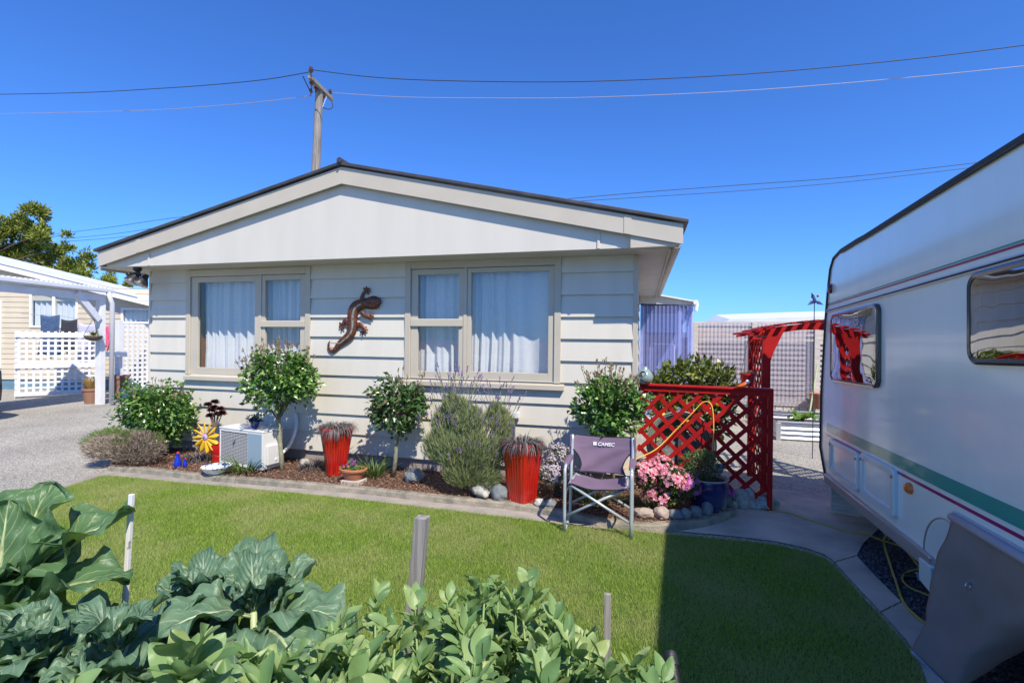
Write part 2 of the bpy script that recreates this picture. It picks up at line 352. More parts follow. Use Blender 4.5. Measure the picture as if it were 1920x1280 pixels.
mat('black_edge',(.012,.012,.014),.7); mat('logo_white',(.85,.85,.85),.6)
mat('caravan_skin',(.86,.91,.86),.20,col2=(.83,.88,.83),scale=3,stretch=(2,2,.3),coat=.45,spec=.5)
mat('teal_stripe',(.01,.34,.29),.25,coat=.5); mat('magenta_stripe',(.32,.012,.12),.25,coat=.5); mat('grey_stripe',(.12,.12,.17),.3,coat=.4)
mat('rubber',(.022,.022,.024),.6,col2=(.035,.035,.035),scale=20); mat('caravan_frame',(.05,.045,.048),.15,.1,coat=.6); mat('skirt_alu',(.55,.50,.47),.3,.6)
mat('door_frame',(.66,.73,.72),.3,coat=.4); mat('amber_lens',(.8,.18,.01),.2,coat=.6); mat('red_lens',(.10,.01,.03),.2,coat=.6)
mat('shade_cloth',(.21,.17,.155),.85,col2=(.27,.215,.19),scale=3,lo=.3,hi=.7,bump=.3,bscale=4,bdist=.02)
mat('cloth_hem',(.40,.41,.48),.7); mat('black_tube',(.02,.02,.022),.45,bump=.3,bscale=60)
mat('yellow_cord',(.50,.36,.05),.5); mat('orange_cord',(.85,.42,.06),.5); mat('plug_blue',(.35,.42,.60),.4)
mat('gecko_skin',(.27,.085,.035),.4,.45,col2=(.03,.022,.022),scale=70,lo=.44,hi=.58,bump=.6,bscale=120,bdist=.006)
mat('gecko_stripe',(.36,.33,.25),.4,.4,col2=(.08,.06,.05),scale=50,lo=.55,hi=.65)
mat('wire_dark',(.03,.035,.05),.6); mat('wire_light',(.35,.33,.38),.5)
mat('insulator',(.09,.035,.02),.3,coat=.6)
mat('lens_glass',(.60,.60,.58),.12,.3,col2=(.30,.30,.29),scale=40,coat=.6)
mat('denim',(.035,.07,.15),.9,col2=(.07,.12,.22),scale=12); mat('dark_cloth',(.035,.035,.045),.9); mat('lilac_cloth',(.5,.48,.58),.9); mat('pink_cloth',(.62,.06,.17),.9,col2=(.75,.2,.3),scale=12)
mat('lemon',(.75,.50,.03),.45); mat('orange_glaze',(.75,.13,.02),.3); mat('car_paint',(.025,.012,.014),.12,coat=1); mat('car_glass',(.01,.012,.014),.05); mat('tail_red',(.35,.01,.01),.2)
mat('hose',(.24,.30,.25),.4); mat('pale_panel',(.42,.60,.80),.6); mat('mid_blue_panel',(.16,.2,.42),.6); mat('navy',(.03,.04,.15),.6)
mat('rust_basket',(.08,.06,.05),.9,col2=(.18,.15,.1),scale=30,bump=1,bscale=60)
# ================================================================ ground
def sheet(name,pts,z,mt,sub=None):
    mb=MB(); mb.poly([(p[0],p[1],z) for p in pts]); return tag(mb.build(name,mt,origin=(pts[0][0],pts[0][1],z)),kind='structure')
m=MB(); m.grid(lambda u,v:((u-.5)*900,(v-.5)*900,0),8,8); tag(m.build('gravel_ground','gravel',origin=(0,0,0)),kind='structure')
YW=5.3; XL=-6.63; XR=-.09
kp=[(201.6,875),(233,877),(264.6,879),(350.6,889),(436.5,896.5),(580,908),(694,918),(825,932.5),(950,944),(995,950),(1060,962),(1120,975),(1186,984),(1225,986),(1262,984),(1320,976),(1358,966),(1382,956)]
kerb=[G(*p,.06) for p in kp]
def offset(pts,d):
    out=[]
    for i,p in enumerate(pts):
        a=pts[max(i-1,0)];b=pts[min(i+1,len(pts)-1)];t=Vector((b[0]-a[0],b[1]-a[1])).normalized(); out.append(Vector((p[0]-t.y*d,p[1]+t.x*d,0)))
    return out
lawn_edge=[(0,962),(81,927),(134,908),(172,896),(189,891),(205,890),(240,893),(320,901),(436,911),(600,926.5),(740,942),(870,957),(1000,973),(1100,986),(1189,993),(1260,999),(1340,1006),(1400,1012),(1460,1020),(1510,1031),(1545,1043),(1563,1056),(1590,1086),(1650,1150),(1700,1205),(1722,1240),(1745,1300)]
le=[G(*p,.03) for p in lawn_edge]
lawn=[(p.x,p.y) for p in le]+[(.62,.6),(.5,-.8),(-6.5,-.8),(-6.2,3.0)]
sheet('lawn',lawn,.018,'lawn_soil')
# concrete mowing strip, sweeping round the lawn
ins=[Vector((p.x,p.y,0)) for p in le[:14]]; outs=offset(ins,.17)
k=[Vector((p.x,p.y,0)) for p in kerb]
sheet('mowing_strip',[(-6.45,2.0)]+[(p.x,p.y-.03) for p in ins]+[(.12,4.4),(.3,4.45),(.3,4.7)]+[(p.x,p.y+.02) for p in k[::-1][6:]]+[(outs[3].x,outs[3].y+.02),(outs[2].x,outs[2].y),(outs[1].x,outs[1].y),(outs[0].x,outs[0].y),(-6.65,2.0)],.012,'concrete')
# concrete path to the arch, and black gravel where the caravan stands
pathL=[G(*p) for p in [(1189,990),(1240,994),(1340,1003),(1400,1009),(1460,1017),(1510,1028),(1545,1040),(1563,1053),(1590,1083),(1650,1147),(1700,1202),(1722,1237),(1745,1300)]]
pathR=[G(*p) for p in [(1800,1230),(1735,1168),(1690,1130),(1640,1080),(1606,1043),(1618,1020),(1648,992)]]
sheet('concrete_path',[(p.x,p.y) for p in pathL]+[(.75,1.2),(1.0,1.6)]+[(p.x,p.y) for p in pathR]+[(1.95,4.6),(2.2,5.2),(1.9,5.85),(1.15,5.9),(.6,5.6),(.2,4.9)],.008,'concrete_path')
sheet('black_gravel_pad',[(1.0,1.0),(1.2,2.0)]+[(p.x,p.y) for p in pathR]+[(1.95,4.6),(2.05,5.35),(2.9,5.5),(4.2,5.3),(4.2,-1),(1.0,-1)],.003,'dark_gravel')
# flower bed
bed=[(p.x,p.y+.03) for p in k]+[(.75,5.2),(.2,5.55),(-.09,5.32),(XL,5.32),(-6.75,4.9)]
m=MB(); n0=len(bed)
cx=sum(p[0] for p in bed)/n0
def bedz(x,y): return .055+.02*noise.noise(Vector((x*1.3,y*2,0)))
m.poly([(p[0],p[1],.052) for p in bed]); tag(m.build('flower_bed','mulch_soil',origin=(cx,4.8,.05)),kind='structure')
# concrete kerb round the bed
m=MB(); ki=offset([Vector((p.x,p.y,0)) for p in kerb],.0); ko=offset([Vector((p.x,p.y,0)) for p in kerb],.085)
fine=[]
for a,b,c,d in zip(ki[:-1],ki[1:],ko[:-1],ko[1:]):
    for t in (0,.25,.5,.75): fine.append((a.lerp(b,t),c.lerp(d,t)))
fine.append((ki[-1],ko[-1]))
prev=None
for a,b in fine:
    h=.068+.004*noise.noise(Vector((a.x*5,a.y*5,1)))
    w=.006*noise.noise(Vector((a.x*7,a.y*7,3)))
    q=[m.P((a.x,a.y+w-.012,-.01)),m.P((a.x,a.y+w,h-.012)),m.P((a.x,a.y+w+.012,h)),m.P((b.x,b.y-.01,h)),m.P((b.x,b.y,-.01))]
    if prev:
        for i in range(4): m.F((prev[i],q[i],q[i+1],prev[i+1]))
    else: m.F(q)
    prev=q
m.F(prev[::-1])
tag(m.build('garden_kerb','kerb_concrete'),'low mossy concrete kerb curving along the front of the flower bed','kerb')
# vegetable plot soil
sheet('vegetable_plot',[(-6.5,-.8)]+[(lambda p:(p.x,p.y))(AD(px,640,D)) for px,D in ((-700,2.4),(0,2.05),(300,1.98),(640,1.75),(900,1.72),(1160,1.72),(1245,1.55),(1300,1.2))]+[(.3,-.8)],.03,'dark_soil')
# ---- grass blades
def inpoly(x,y,poly):
    c=np.zeros(len(x),bool); n=len(poly); j=n-1
    for i in range(n):
        xi,yi=poly[i];xj,yj=poly[j]
        t=((yi>y)!=(yj>y))&(x<(xj-xi)*(y-yi)/(yj-yi+1e-12)+xi); c^=t; j=i
    return c
rng=np.random.default_rng(3)
def tris(name,P0,P1,P2,mt,origin=(0,0,0)):
    n=len(P0); V=np.empty((n*3,3)); V[0::3]=P0;V[1::3]=P1;V[2::3]=P2; V-=np.array(origin)
    me=bpy.data.meshes.new(name); me.vertices.add(n*3); me.vertices.foreach_set('co',V.ravel()); me.loops.add(n*3); me.loops.foreach_set('vertex_index',np.arange(n*3,dtype=np.int32))
    me.polygons.add(n); me.polygons.foreach_set('loop_start',np.arange(0,n*3,3,dtype=np.int32)); me.polygons.foreach_set('loop_total',np.full(n,3,dtype=np.int32)); me.update()
    me.materials.append(M[mt]); o=bpy.data.objects.new(name,me); COL.objects.link(o); o.location=origin; return o
NG=850000
x=rng.uniform(-6.3,1.6,NG); y=rng.uniform(1.3,4.75,NG); ok=inpoly(x,y,lawn); x=x[ok];y=y[ok]; n=len(x)
a=rng.uniform(0,2*np.pi,n); h=rng.uniform(.012,.031,n); w=rng.uniform(.0011,.0022,n); l=rng.uniform(.004,.02,n); b=rng.uniform(0,2*np.pi,n); z=np.full(n,.017)
P0=np.stack([x-np.cos(a)*w,y-np.sin(a)*w,z],1);P1=np.stack([x+np.cos(a)*w,y+np.sin(a)*w,z],1);P2=np.stack([x+np.cos(b)*l,y+np.sin(b)*l,z+h],1)
tag(tris('grass',P0,P1,P2,'grass_blade'),'short mown yellow-green grass covering the lawn','grass',kind='stuff')
# ---- bark chips on the bed
def shards(name,poly,n,z,size,mt,label,cat,zr=.03,dens=None):
    xs=[p[0] for p in poly];ys=[p[1] for p in poly]
    x=rng.uniform(min(xs),max(xs),n);y=rng.uniform(min(ys),max(ys),n);ok=inpoly(x,y,poly);x=x[ok];y=y[ok];n=len(x)
    c=np.stack([x,y,z+rng.uniform(0,zr,n)],1); s=rng.uniform(.4,1.0,(n,1))*size
    d=rng.normal(size=(n,3));d[:,2]*=.35;d/=np.linalg.norm(d,axis=1,keepdims=True); e=rng.normal(size=(n,3));e[:,2]*=.4; e-=d*(e*d).sum(1,keepdims=True); e/=np.linalg.norm(e,axis=1,keepdims=True)
    o=tris(name,c-d*s,c+d*s,c+e*s*.7,mt); return tag(o,label,cat,kind='stuff')
shards('bark_mulch',bed,26000,.055,.016,'chips','reddish brown bark chips scattered over the flower bed','mulch')
# ---- loose stones: grey driveway gravel near the lawn and black gravel by the caravan
def pebble_field(name,poly,n,z,size,mt,label,cat):
    xs=[p[0] for p in poly];ys=[p[1] for p in poly]
    x=rng.uniform(min(xs),max(xs),n);y=rng.uniform(min(ys),max(ys),n);ok=inpoly(x,y,poly);x=x[ok];y=y[ok];n=len(x)
    oct_=np.array([[1,0,0],[0,1,0],[-1,0,0],[0,-1,0],[0,0,1],[0,0,-1]],float)
    fc=np.array([[0,1,4],[1,2,4],[2,3,4],[3,0,4],[1,0,5],[2,1,5],[3,2,5],[0,3,5]])
    s=rng.uniform(.5,1,(n,1,1))*size; sq=np.stack([rng.uniform(.6,1.2,n),rng.uniform(.6,1.2,n),rng.uniform(.4,.8,n)],1)[:,None,:]
    V=oct_[None]*s*sq; V+=rng.normal(size=V.shape)*size*.12
    ang=rng.uniform(0,6.28,n); ca,sa=np.cos(ang)[:,None],np.sin(ang)[:,None]; vx=V[:,:,0]*ca-V[:,:,1]*sa; vy=V[:,:,0]*sa+V[:,:,1]*ca
    V=np.stack([vx+x[:,None],vy+y[:,None],V[:,:,2]+z+size*.3],2).reshape(-1,3); Fc=(fc[None]+np.arange(n)[:,None,None]*6).reshape(-1,3)
    me=bpy.data.meshes.new(name); me.vertices.add(len(V)); me.vertices.foreach_set('co',V.ravel()); me.loops.add(Fc.size); me.loops.foreach_set('vertex_index',Fc.ravel().astype(np.int32))
    me.polygons.add(len(Fc)); me.polygons.foreach_set('loop_start',np.arange(0,Fc.size,3,dtype=np.int32)); me.polygons.foreach_set('loop_total',np.full(len(Fc),3,dtype=np.int32)); me.update()
    me.materials.append(M[mt]); o=bpy.data.objects.new(name,me); COL.objects.link(o); return tag(o,label,cat,kind='stuff')
pebble_field('black_gravel',[(1.15,1.6)]+[(p.x+.01,p.y) for p in pathR]+[(2.0,4.7),(2.4,5.3),(3.2,5.3),(3.2,1.6)],15000,.004,.013,'pebbles','loose black gravel under and beside the caravan','gravel')
# ================================================================ weatherboards on an upright plane
def boards(A,B,z0,z1,zline,pitch,holes,mt,proud=.026,parent=None,name='wall',topf=None):
    """A->B seen left to right; boards lap downwards; holes = (u0,u1,z0,z1)"""
    A=Vector((A[0],A[1],0));B=Vector((B[0],B[1],0));L=(B-A).length;d=(B-A)/L;nrm=Vector((d.y,-d.x,0)); m=MB()
    rows=[];z=zline
    while z>z0: z-=pitch
    while z<z1:
        rows.append((max(z,z0),min(z+pitch,z1),z)); z+=pitch
    for a,b,zb in rows:
        cuts=sorted({a,b}|{h[2] for h in holes if a<h[2]<b}|{h[3] for h in holes if a<h[3]<b})
        for c,e in zip(cuts[:-1],cuts[1:]):
            mid=(c+e)/2; iv=[(0,L)]
            for h in holes:
                if h[2]<mid<h[3]:
                    nv=[]
                    for s0,s1 in iv:
                        if h[0]>s0: nv.append((s0,min(s1,h[0])))
                        if h[1]<s1: nv.append((max(s0,h[1]),s1))
                    iv=[q for q in nv if q[1]-q[0]>1e-4]
            of=lambda zz: proud*(1-(zz-zb)/pitch)+.002
            for s0,s1 in iv:
                p=lambda u,zz,o: A+d*u+nrm*o+Vector((0,0,zz))
                m.poly([p(s0,c,of(c)),p(s1,c,of(c)),p(s1,e,of(e)),p(s0,e,of(e))])
                if abs(c-a)<1e-6: m.poly([p(s0,c,-.01),p(s1,c,-.01),p(s1,c,of(c)),p(s0,c,of(c))])
    return m.build(name,mt,parent)
# ================================================================ the house
house=thing('weatherboard_house','low cream weatherboard house with shallow gable and two curtained windows, behind the flower bed','house',(-3.3,YW,0))
def wx(px,y=600): return FY(px,y,YW).x
def wz(px,py): return FY(px,py,YW).z
ZL=2.333; PT=.2385
wins=[dict(cas=(352,584,504.2,705),sill=(343.7,590,704,713.5),mull=(486.4,491.8),
   lights=[(374.7,481,529,689.6),(500.9,566,525,601),(500.3,565.5,613.5,689)],sash=[(365.3,485.9,518,700),(492,569.2,515,700)],tr=(491,569.5,602,612)),
  dict(cas=(761,1052.3,487.2,714),sill=(750,1057,712.5,725.5),mull=(869.6,876.1),
   lights=[(785.5,861.8,515.3,597.6),(785.5,861.8,612.4,696.1),(885,1029,510,698)],sash=[(776,869.4,507,710),(876.3,1033,501,713)],tr=(776.5,868.5,599.1,609.2))]
holes=[]
for w in wins:
    c=w['cas']; w['X']=(wx(c[0]),wx(c[1])); mid=(c[0]+c[1])/2
    w['Z']=(wz(mid,c[3]),wz(mid,c[2])); holes.append((w['X'][0]-XL+.02,w['X'][1]-XL-.02,w['Z'][0]+.02,w['Z'][1]-.02))
boards((XL,YW),(XR,YW),.18,2.52,ZL,PT,holes,'cladding',parent=house,name='front_wall')
# side walls, base, ceiling and back
boards((XR,YW),(XR,12.6),.18,2.52,ZL,PT,[],'cladding',parent=house,name='side_wall')
boards((XL,12.6),(XL,YW),.18,2.52,ZL,PT,[],'cladding',parent=house,name='side_wall')
m=MB(); m.box(XL+.012,XR-.012,YW+.012,12.6,0,.21); m.build('foundation','concrete',house)
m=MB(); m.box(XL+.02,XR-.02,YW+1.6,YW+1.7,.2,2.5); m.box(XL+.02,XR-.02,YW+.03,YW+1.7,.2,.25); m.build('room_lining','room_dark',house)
# corner boards
m=MB(); m.box(XR-.008,XR+.045,YW-.024,YW-.002,.12,2.50); m.box(XR+.022,XR+.045,YW-.002,YW+.10,.12,2.5); m.build('corner_board','trim_paint',house,bevel=.003)
m=MB(); m.box(XL-.03,XL-.001,YW-.024,YW+.06,.12,2.50); m.build('corner_board','cladding',house,bevel=.003)
# gable: panel, batten strips, barge boards, soffit, roof
YB=4.84; YG=4.89; XC=-3.30; ZR=3.545; HW=3.66; ZE=2.715
sl=(ZR-ZE)/HW
def zr(x): return ZR-sl*abs(x-XC)
BD=.205
ZS=2.508; PR=-.12
zi=lambda x: zr(x)-.02
xlp=XC-(ZR-BD-.02-ZS)/sl; xrp=XC+(ZR-BD-.02-ZS)/sl
m=MB(); m.prism([(XC-3.60,YG,ZS),(PR,YG,ZS),(PR,YG,zr(PR)-.06),(XC,YG,ZR-.06),(XC-3.60,YG,zr(XC-3.60)-.06)],(0,.02,0))
m.build('gable_panel','fibre_panel',house)
for px in (280,1122):
    m=MB(); xx=FY(px,480,YG).x; m.box(xx-.014,xx+.014,YG-.012,YG-.001,ZS,zr(xx)-BD-.02); m.build('cover_batten','fibre_panel',house,bevel=.004)
m=MB(); m.prism([(PR,YB+.004,ZS-.012),(XC+HW-.03,YB+.004,ZS-.004),(XC+HW-.03,YB+.004,zr(XC+HW)-.05),(PR,YB+.004,zr(PR)-.05)],(0,.075,0)); m.build('eaves_return','trim_paint',house,bevel=.003)
for sg in (-1,1):
    m=MB(); xe=XC+sg*HW
    m.prism([(XC,YB-.018,ZR-.015),(xe,YB-.018,ZE-.015),(xe,YB-.018,ZE-BD),(XC,YB-.018,ZR-BD)][::sg],(0,.02,0)); o=m.build('barge_board','trim_paint',house,bevel=.003)
    m=MB(); xj=FY(262 if sg<0 else 1177,430,YB).x
    m.prism([(xj-.035,YB-.024,zr(xj-.035)-.03),(xj+.035,YB-.024,zr(xj+.035)-.03),(xj+.035,YB-.024,zr(xj+.035)-BD+.004),(xj-.035,YB-.024,zr(xj-.035)-BD+.004)],(0,.0055,0)); m.build('joint_cover','trim_paint',house)
# roof sheets with an overhanging dark edge
RY=YB-.05
for sg in (-1,1):
    m=MB(); xe=XC+sg*(HW+.045); z_=lambda x: ZR-sl*abs(x-XC)
    m.prism([(XC,RY,ZR+.035),(xe,RY,z_(xe)+.035),(xe,RY,z_(xe)-.002),(XC,RY,ZR-.002)][::sg],(0,8.3,0)); m.build('roof','roof_iron',house,bevel=.006)
m=MB(); m.tube([(XC,RY-.01,ZR+.045),(XC,13,ZR+.045)],.035,10); m.box(XC-.012,XC+.012,RY-.03,RY,ZR+.02,ZR+.06); m.build('ridge_cap','roof_iron',house,smooth=2)
m=MB(); m.box(XL-.42,XR,YG+.021,YW+.03,ZS-.002,ZS+.012); m.build('front_soffit','soffit_paint',house)
XG=.24
for a,b in ((YG+.08,6.9),(6.912,9.0),(9.012,12.6)): m=MB(); m.box(XR+.001,XG,a,b,ZS-.004,ZS+.01); m.build('side_soffit','soffit_paint',house)
m=MB(); m.box(XL-.42,XL-.001,YW+.032,12.6,ZS-.004,ZS+.01); m.build('side_soffit','soffit_paint',house)
m=MB(); m.box(XG,XG+.02,YG+.08,12.6,ZS-.03,ZE-.05); m.build('fascia','trim_paint',house)
m=MB(); m.box(XL-.44,XL-.42,YG+.021,12.6,ZS-.03,ZE-.1); m.build('fascia','trim_paint',house)
m=MB()
def gprof(t): a=math.pi*t; return (XG+.075-.055*math.cos(a),ZS+.07-.075*math.sin(a))
pr=[gprof(t/8) for t in range(9)]
for (x0,z0),(x1,z1) in zip(pr[:-1],pr[1:]): m.poly([(x0,YG+.08,z0),(x0,12.6,z0),(x1,12.6,z1),(x1,YG+.08,z1)])
m.build('gutter','soffit_paint',house,solid=.004)
# windows
def curtain(x0,x1,y,z0,z1,amp,k,parent,seed,ztop=None):
    m=MB(); W=x1-x0
    def fn(u,v):
        x=x0+W*u; ph=seed*2+u*W*k*(1+.12*math.sin(u*7+seed)); fade=1-.45*v
        w=math.sin(ph)*.6+.4*math.sin(ph*1.7+seed+v*.6)
        return (x+.01*math.sin(v*5+u*9)*(1-v),y+amp*w*fade+.006*noise.noise(Vector((u*9,v*5,seed))),z0+(z1-z0)*v)
    m.grid(fn,int(W*130),14); o=m.build('curtain','curtain',parent,smooth=True)
    m=MB(); m.grid(lambda u,v:(lambda p:(p[0],p[1]-.004,p[2]))(fn(u,v*.19)),int(W*130),4); m.build('curtain_hem','curtain',parent,smooth=True)
for wi,w in enumerate(wins):
    X0,X1=w['X'];Z0,Z1=w['Z']; cw=.072
    R=lambda q,Y:(FY(q[0],600,Y).x,FY(q[1],600,Y).x,FY((q[0]+q[1])/2,q[3],Y).z,FY((q[0]+q[1])/2,q[2],Y).z)
    m=MB(); m.box(X0,X0+cw,YW-.034,YW+.06,Z0,Z1); m.box(X1-cw,X1,YW-.034,YW+.06,Z0,Z1); m.box(X0+cw,X1-cw,YW-.034,YW+.06,Z1-.085,Z1)
    mu=(FY(w['mull'][0],600,YW).x,FY(w['mull'][1],600,YW).x); m.box(mu[0],mu[1],YW-.022,YW+.05,Z0,Z1-.085); win=m.build('window','trim_paint',house,bevel=.004)
    s=w['sill']; sx=(FY(s[0],700,YW-.07).x,FY(s[1],700,YW-.07).x); m=MB(); m.hexa([(sx[0],YW-.075,Z0-.072),(sx[1],YW-.075,Z0-.072),(sx[1],YW+.03,Z0-.066),(sx[0],YW+.03,Z0-.066)],[(sx[0],YW-.075,Z0-.018),(sx[1],YW-.075,Z0-.018),(sx[1],YW+.03,Z0+.004),(sx[0],YW+.03,Z0+.004)]); m.build('sill','trim_paint',win,bevel=.004)
    L=[R(q,YW+.02) for q in w['lights']]; S=[R(q,YW-.01) for q in w['sash']]
    S[0]=(X0+cw+.002,mu[0]-.002,Z0+.01,Z1-.09); S[1]=(mu[1]+.002,X1-cw-.002,Z0+.01,Z1-.09)
    two=[i for i in range(3)]
    groups=[([L[0]],0),([L[1],L[2]],1)] if wi==0 else [([L[0],L[1]],0),([L[2]],1)]
    for ls,si in groups:
        x0,x1,z0,z1=S[si]; m=MB(); lx0=max(min(l[0] for l in ls),x0+.02); lx1=min(max(l[1] for l in ls),x1-.02); lz0=min(l[2] for l in ls); lz1=max(l[3] for l in ls)
        m.box(x0,lx0,YW-.012,YW+.028,z0,z1); m.box(lx1,x1,YW-.012,YW+.028,z0,z1); m.box(lx0,lx1,YW-.012,YW+.028,z0,lz0); m.box(lx0,lx1,YW-.012,YW+.028,lz1,z1)
        if len(ls)==2:
            up=max(ls,key=lambda l:l[2]);lo=min(ls,key=lambda l:l[2]); m.box(lx0,lx1,YW-.010,YW+.028,lo[3],up[2]); m.box(x0+.002,x1-.002,YW-.036,YW-.0125,lo[3]+.004,up[2]-.008)
        sa=m.build('sash','trim_paint',win,bevel=.003)
        m=MB(); m.poly([(lx0,YW+.013,lz0),(lx1,YW+.013,lz0),(lx1,YW+.013,lz1),(lx0,YW+.013,lz1)]); m.build('pane','window_glass',win)
    curtain(X0+.09+(.07 if wi==0 else 0),X1-.09,YW+.13,Z0+.05,Z1-.10,.042,40 if wi else 50,win,wi*2.3+1)
    m=MB(); m.tube([(X0+.08,YW+.105,Z1-.125),(X1-.08,YW+.105,Z1-.125)],.006,6); m.build('curtain_wire','white_metal',win)
    m=MB(); m.box(X0+cw,X0+cw+.03,YW+.06,YW+.2,Z0,Z1-.08); m.build('reveal','rust_red_wood',win)
# lean-to glazed porch at the far end of the side wall
YP=10.2
porch=thing('lean_to_porch','small lean-to porch clad in blue-tinted corrugated plastic at the far end of the house','porch',(.4,YP,0))
p0=FY(1203,560,YP);p1=FY(1300,571,YP); X0,X1=XR+.05,p1.x
zt0=FY(1203,553,YP).z; zt1=FY(1298,568,YP).z
m=MB(); m.prism([(X0,YP-.02,zt0-.17),(X1,YP-.02,zt1-.02-.02),(X1,YP-.02,zt1),(X0,YP-.02,zt0+.05)],(0,.05,0)); m.build('fascia','cladding',porch)
m=MB(); m.prism([(X0-.05,YP-.1,zt0+.055),(X1+.08,YP-.1,zt1),(X1+.08,YP-.1,zt1+.03),(X0-.05,YP-.1,zt0+.085)],(0,3,0)); m.build('roof','white_metal',porch)
m=MB(); n=72; zz=zt1-.05
def cor(u,v): return (X0+.0+(X1-X0)*u,YP-.03+.018*math.sin(u*(X1-X0)/.076*2*math.pi),.1+(zt0-.13-.1)*v if False else .1+(zz-.1)*v)
m.grid(cor,int((X1-X0)*110),2); m.build('plastic_sheet','blue_corrugated',porch,smooth=True)
m=MB(); m.box(X1-.09,X1,YP+.01,YP+.1,0,zt1-.05); m.box(X0,X0+.06,YP+.01,YP+.1,0,zt1-.05); m.box(X0+.06,X1-.09,YP+.01,YP+.1,0.0,.2); m.box(FY(1271,600,YP).x,FY(1280,600,YP).x,YP+.03,YP+.1,.2,zt1-.1); m.build('frame','white_paint',porch)
m=MB(); m.box(X0,X1+.02,YP+1.3,YP+1.4,0,zt1+.1); m.build('back_wall','mid_blue_panel',porch)
m=MB(); a=FY(1212,588,YP+.6); b=FY(1272,623,YP+.6); m.box(a.x,b.x,YP+.6,YP+.62,b.z,a.z); a2=FY(1276,590,YP+.6); b2=FY(1287,623,YP+.6); m.box(a2.x,b2.x,YP+.6,YP+.62,b2.z,a2.z); m.build('pale_blind','pale_panel',porch)
m=MB(); a=FY(1218,643,YP+.5); b=FY(1265,700,YP+.5)
for q in ((a.x,b.x,a.z-.03,a.z),(a.x,a.x+.025,.3,a.z),(b.x-.025,b.x,.3,a.z),(a.x+.06,a.x+.075,.3,a.z-.06),(b.x-.075,b.x-.06,.3,a.z-.06)): m.box(q[0],q[1],YP+.5,YP+.52,q[2],q[3])
m.build('chair_frame','white_metal',porch)
m=MB(); m.tube([(X1+.03,YP-.2,zt1+.0),(X1+.03,YP+2.5,zt1+.0)],.05,8); m.tube([(X1+.05,YP-.18,zt1-.02),(X1+.03,YP-.2,zt1-.17)],.035,8); m.build('gutter','white_metal',porch,smooth=2)
# ================================================================ fence behind the arch
YF=11.2
zf=FY(1400,603,YF).z; fx0=X1+.08; fx1=7.5
fence=thing('timber_fence','tall grey timber fence with clear corrugated sheets fixed over its slats, behind the red arch','fence',((fx0+fx1)/2,YF,0))
m=MB(); z=.42
while z<zf-.06: m.box(fx0,fx1,YF+.05,YF+.075,z,z+.055); z+=.105
m.build('slats','fence_wood',fence)
m=MB(); x=fx0
while x<fx1: m.box(x,x+.135,YF+.02,YF+.045,.0,.36); x+=.15
m.build('base_boards','fence_wood',fence)
m=MB(); m.box(fx0,fx1,YF-.005,YF+.018,.30,.42); m.box(fx0,fx1,YF+.0,YF+.09,zf-.05,zf); m.build('rail','fence_wood',fence)
for px in (1303,1413,1530):
    xx=FY(px,650,YF).x; m=MB(); m.box(xx-.05,xx+.05,YF-.09,YF+.0,0,zf-.02); m.build('post','fence_wood',fence,bevel=.004)
for a,b in ((1307,1408),(1418,1525)):
    xa=FY(a,650,YF-.1).x; xb=FY(b,650,YF-.1).x; m=MB(); m.grid(lambda u,v:(xa+(xb-xa)*u,YF-.04+.016*math.sin(u*(xb-xa)/.076*6.283),.36+(zf-.40)*v),int((xb-xa)*100),1); m.build('plastic_sheet','clear_corrugated',fence,smooth=True)
m=MB(); m.box(fx1-3.6+.0,fx1,YF+.11,YF+.14,0,zf+.02); m.build('backing','fence_wood',fence)
# dark gap filled with upright boards behind slats
hedge=MB(); hedge.box(fx0,fx1,YF+.35,YF+.4,0,zf-.05); tag(hedge.build('back_shed_wall','fence_wood'),'weathered board wall seen through the gaps of the slatted fence','shed wall')
rf=MB(); a=FY(1345,603,13.5);b=FY(1548,597,13.5); rf.prism([(a.x,13.5,a.z-.15),(9,13.5,a.z-.05),(9,13.5,b.z+.16),(b.x-.2,13.5,b.z+.05),(a.x+.3,13.5,a.z+.06)],(0,2.5,.25)); tag(rf.build('shed_roof','white_metal'),'white metal roof edge showing just above the timber fence','roof')
# ================================================================ neighbouring cottage on the left
def gcam(px,D,z=0): p=AD(px,640,D); return Vector((p.x,p.y,z))
A0=gcam(-500,13.6);B0=gcam(330,14.6)
nb=thing('neighbouring_cottage','cream weatherboard cottage with white gable roof at the far left','house',((A0.x+B0.x)/2,(A0.y+B0.y)/2,0))
dn=(B0-A0).normalized(); LN=(B0-A0).length; back=Vector((-dn.y,dn.x,0))
def onu(px,py): p=PL(px,py,A0,B0); return (Vector((p.x,p.y,0))-A0).dot(dn),p.z
nh=[]
for q in ((57,147,547,615),(228,283,577,607),(-60,4,562,690)):
    a=onu(q[0],q[2]);b=onu(q[1],q[3]); nh.append((a[0],b[0],b[1],a[1]))
boards(A0,B0,.3,3.0,.3,.15,nh,'cream_boards',.014,nb,'front_wall')
m=MB(); f=lambda u,z,o=0: A0+dn*u-back*o+Vector((0,0,z)); m.hexa([f(0,0,-.02),f(LN,0,-.02),f(LN,0,-2.2),f(0,0,-2.2)],[f(0,.32,-.02),f(LN,.32,-.02),f(LN,.32,-2.2),f(0,.32,-2.2)]); m.build('foundation','blue_base',nb)
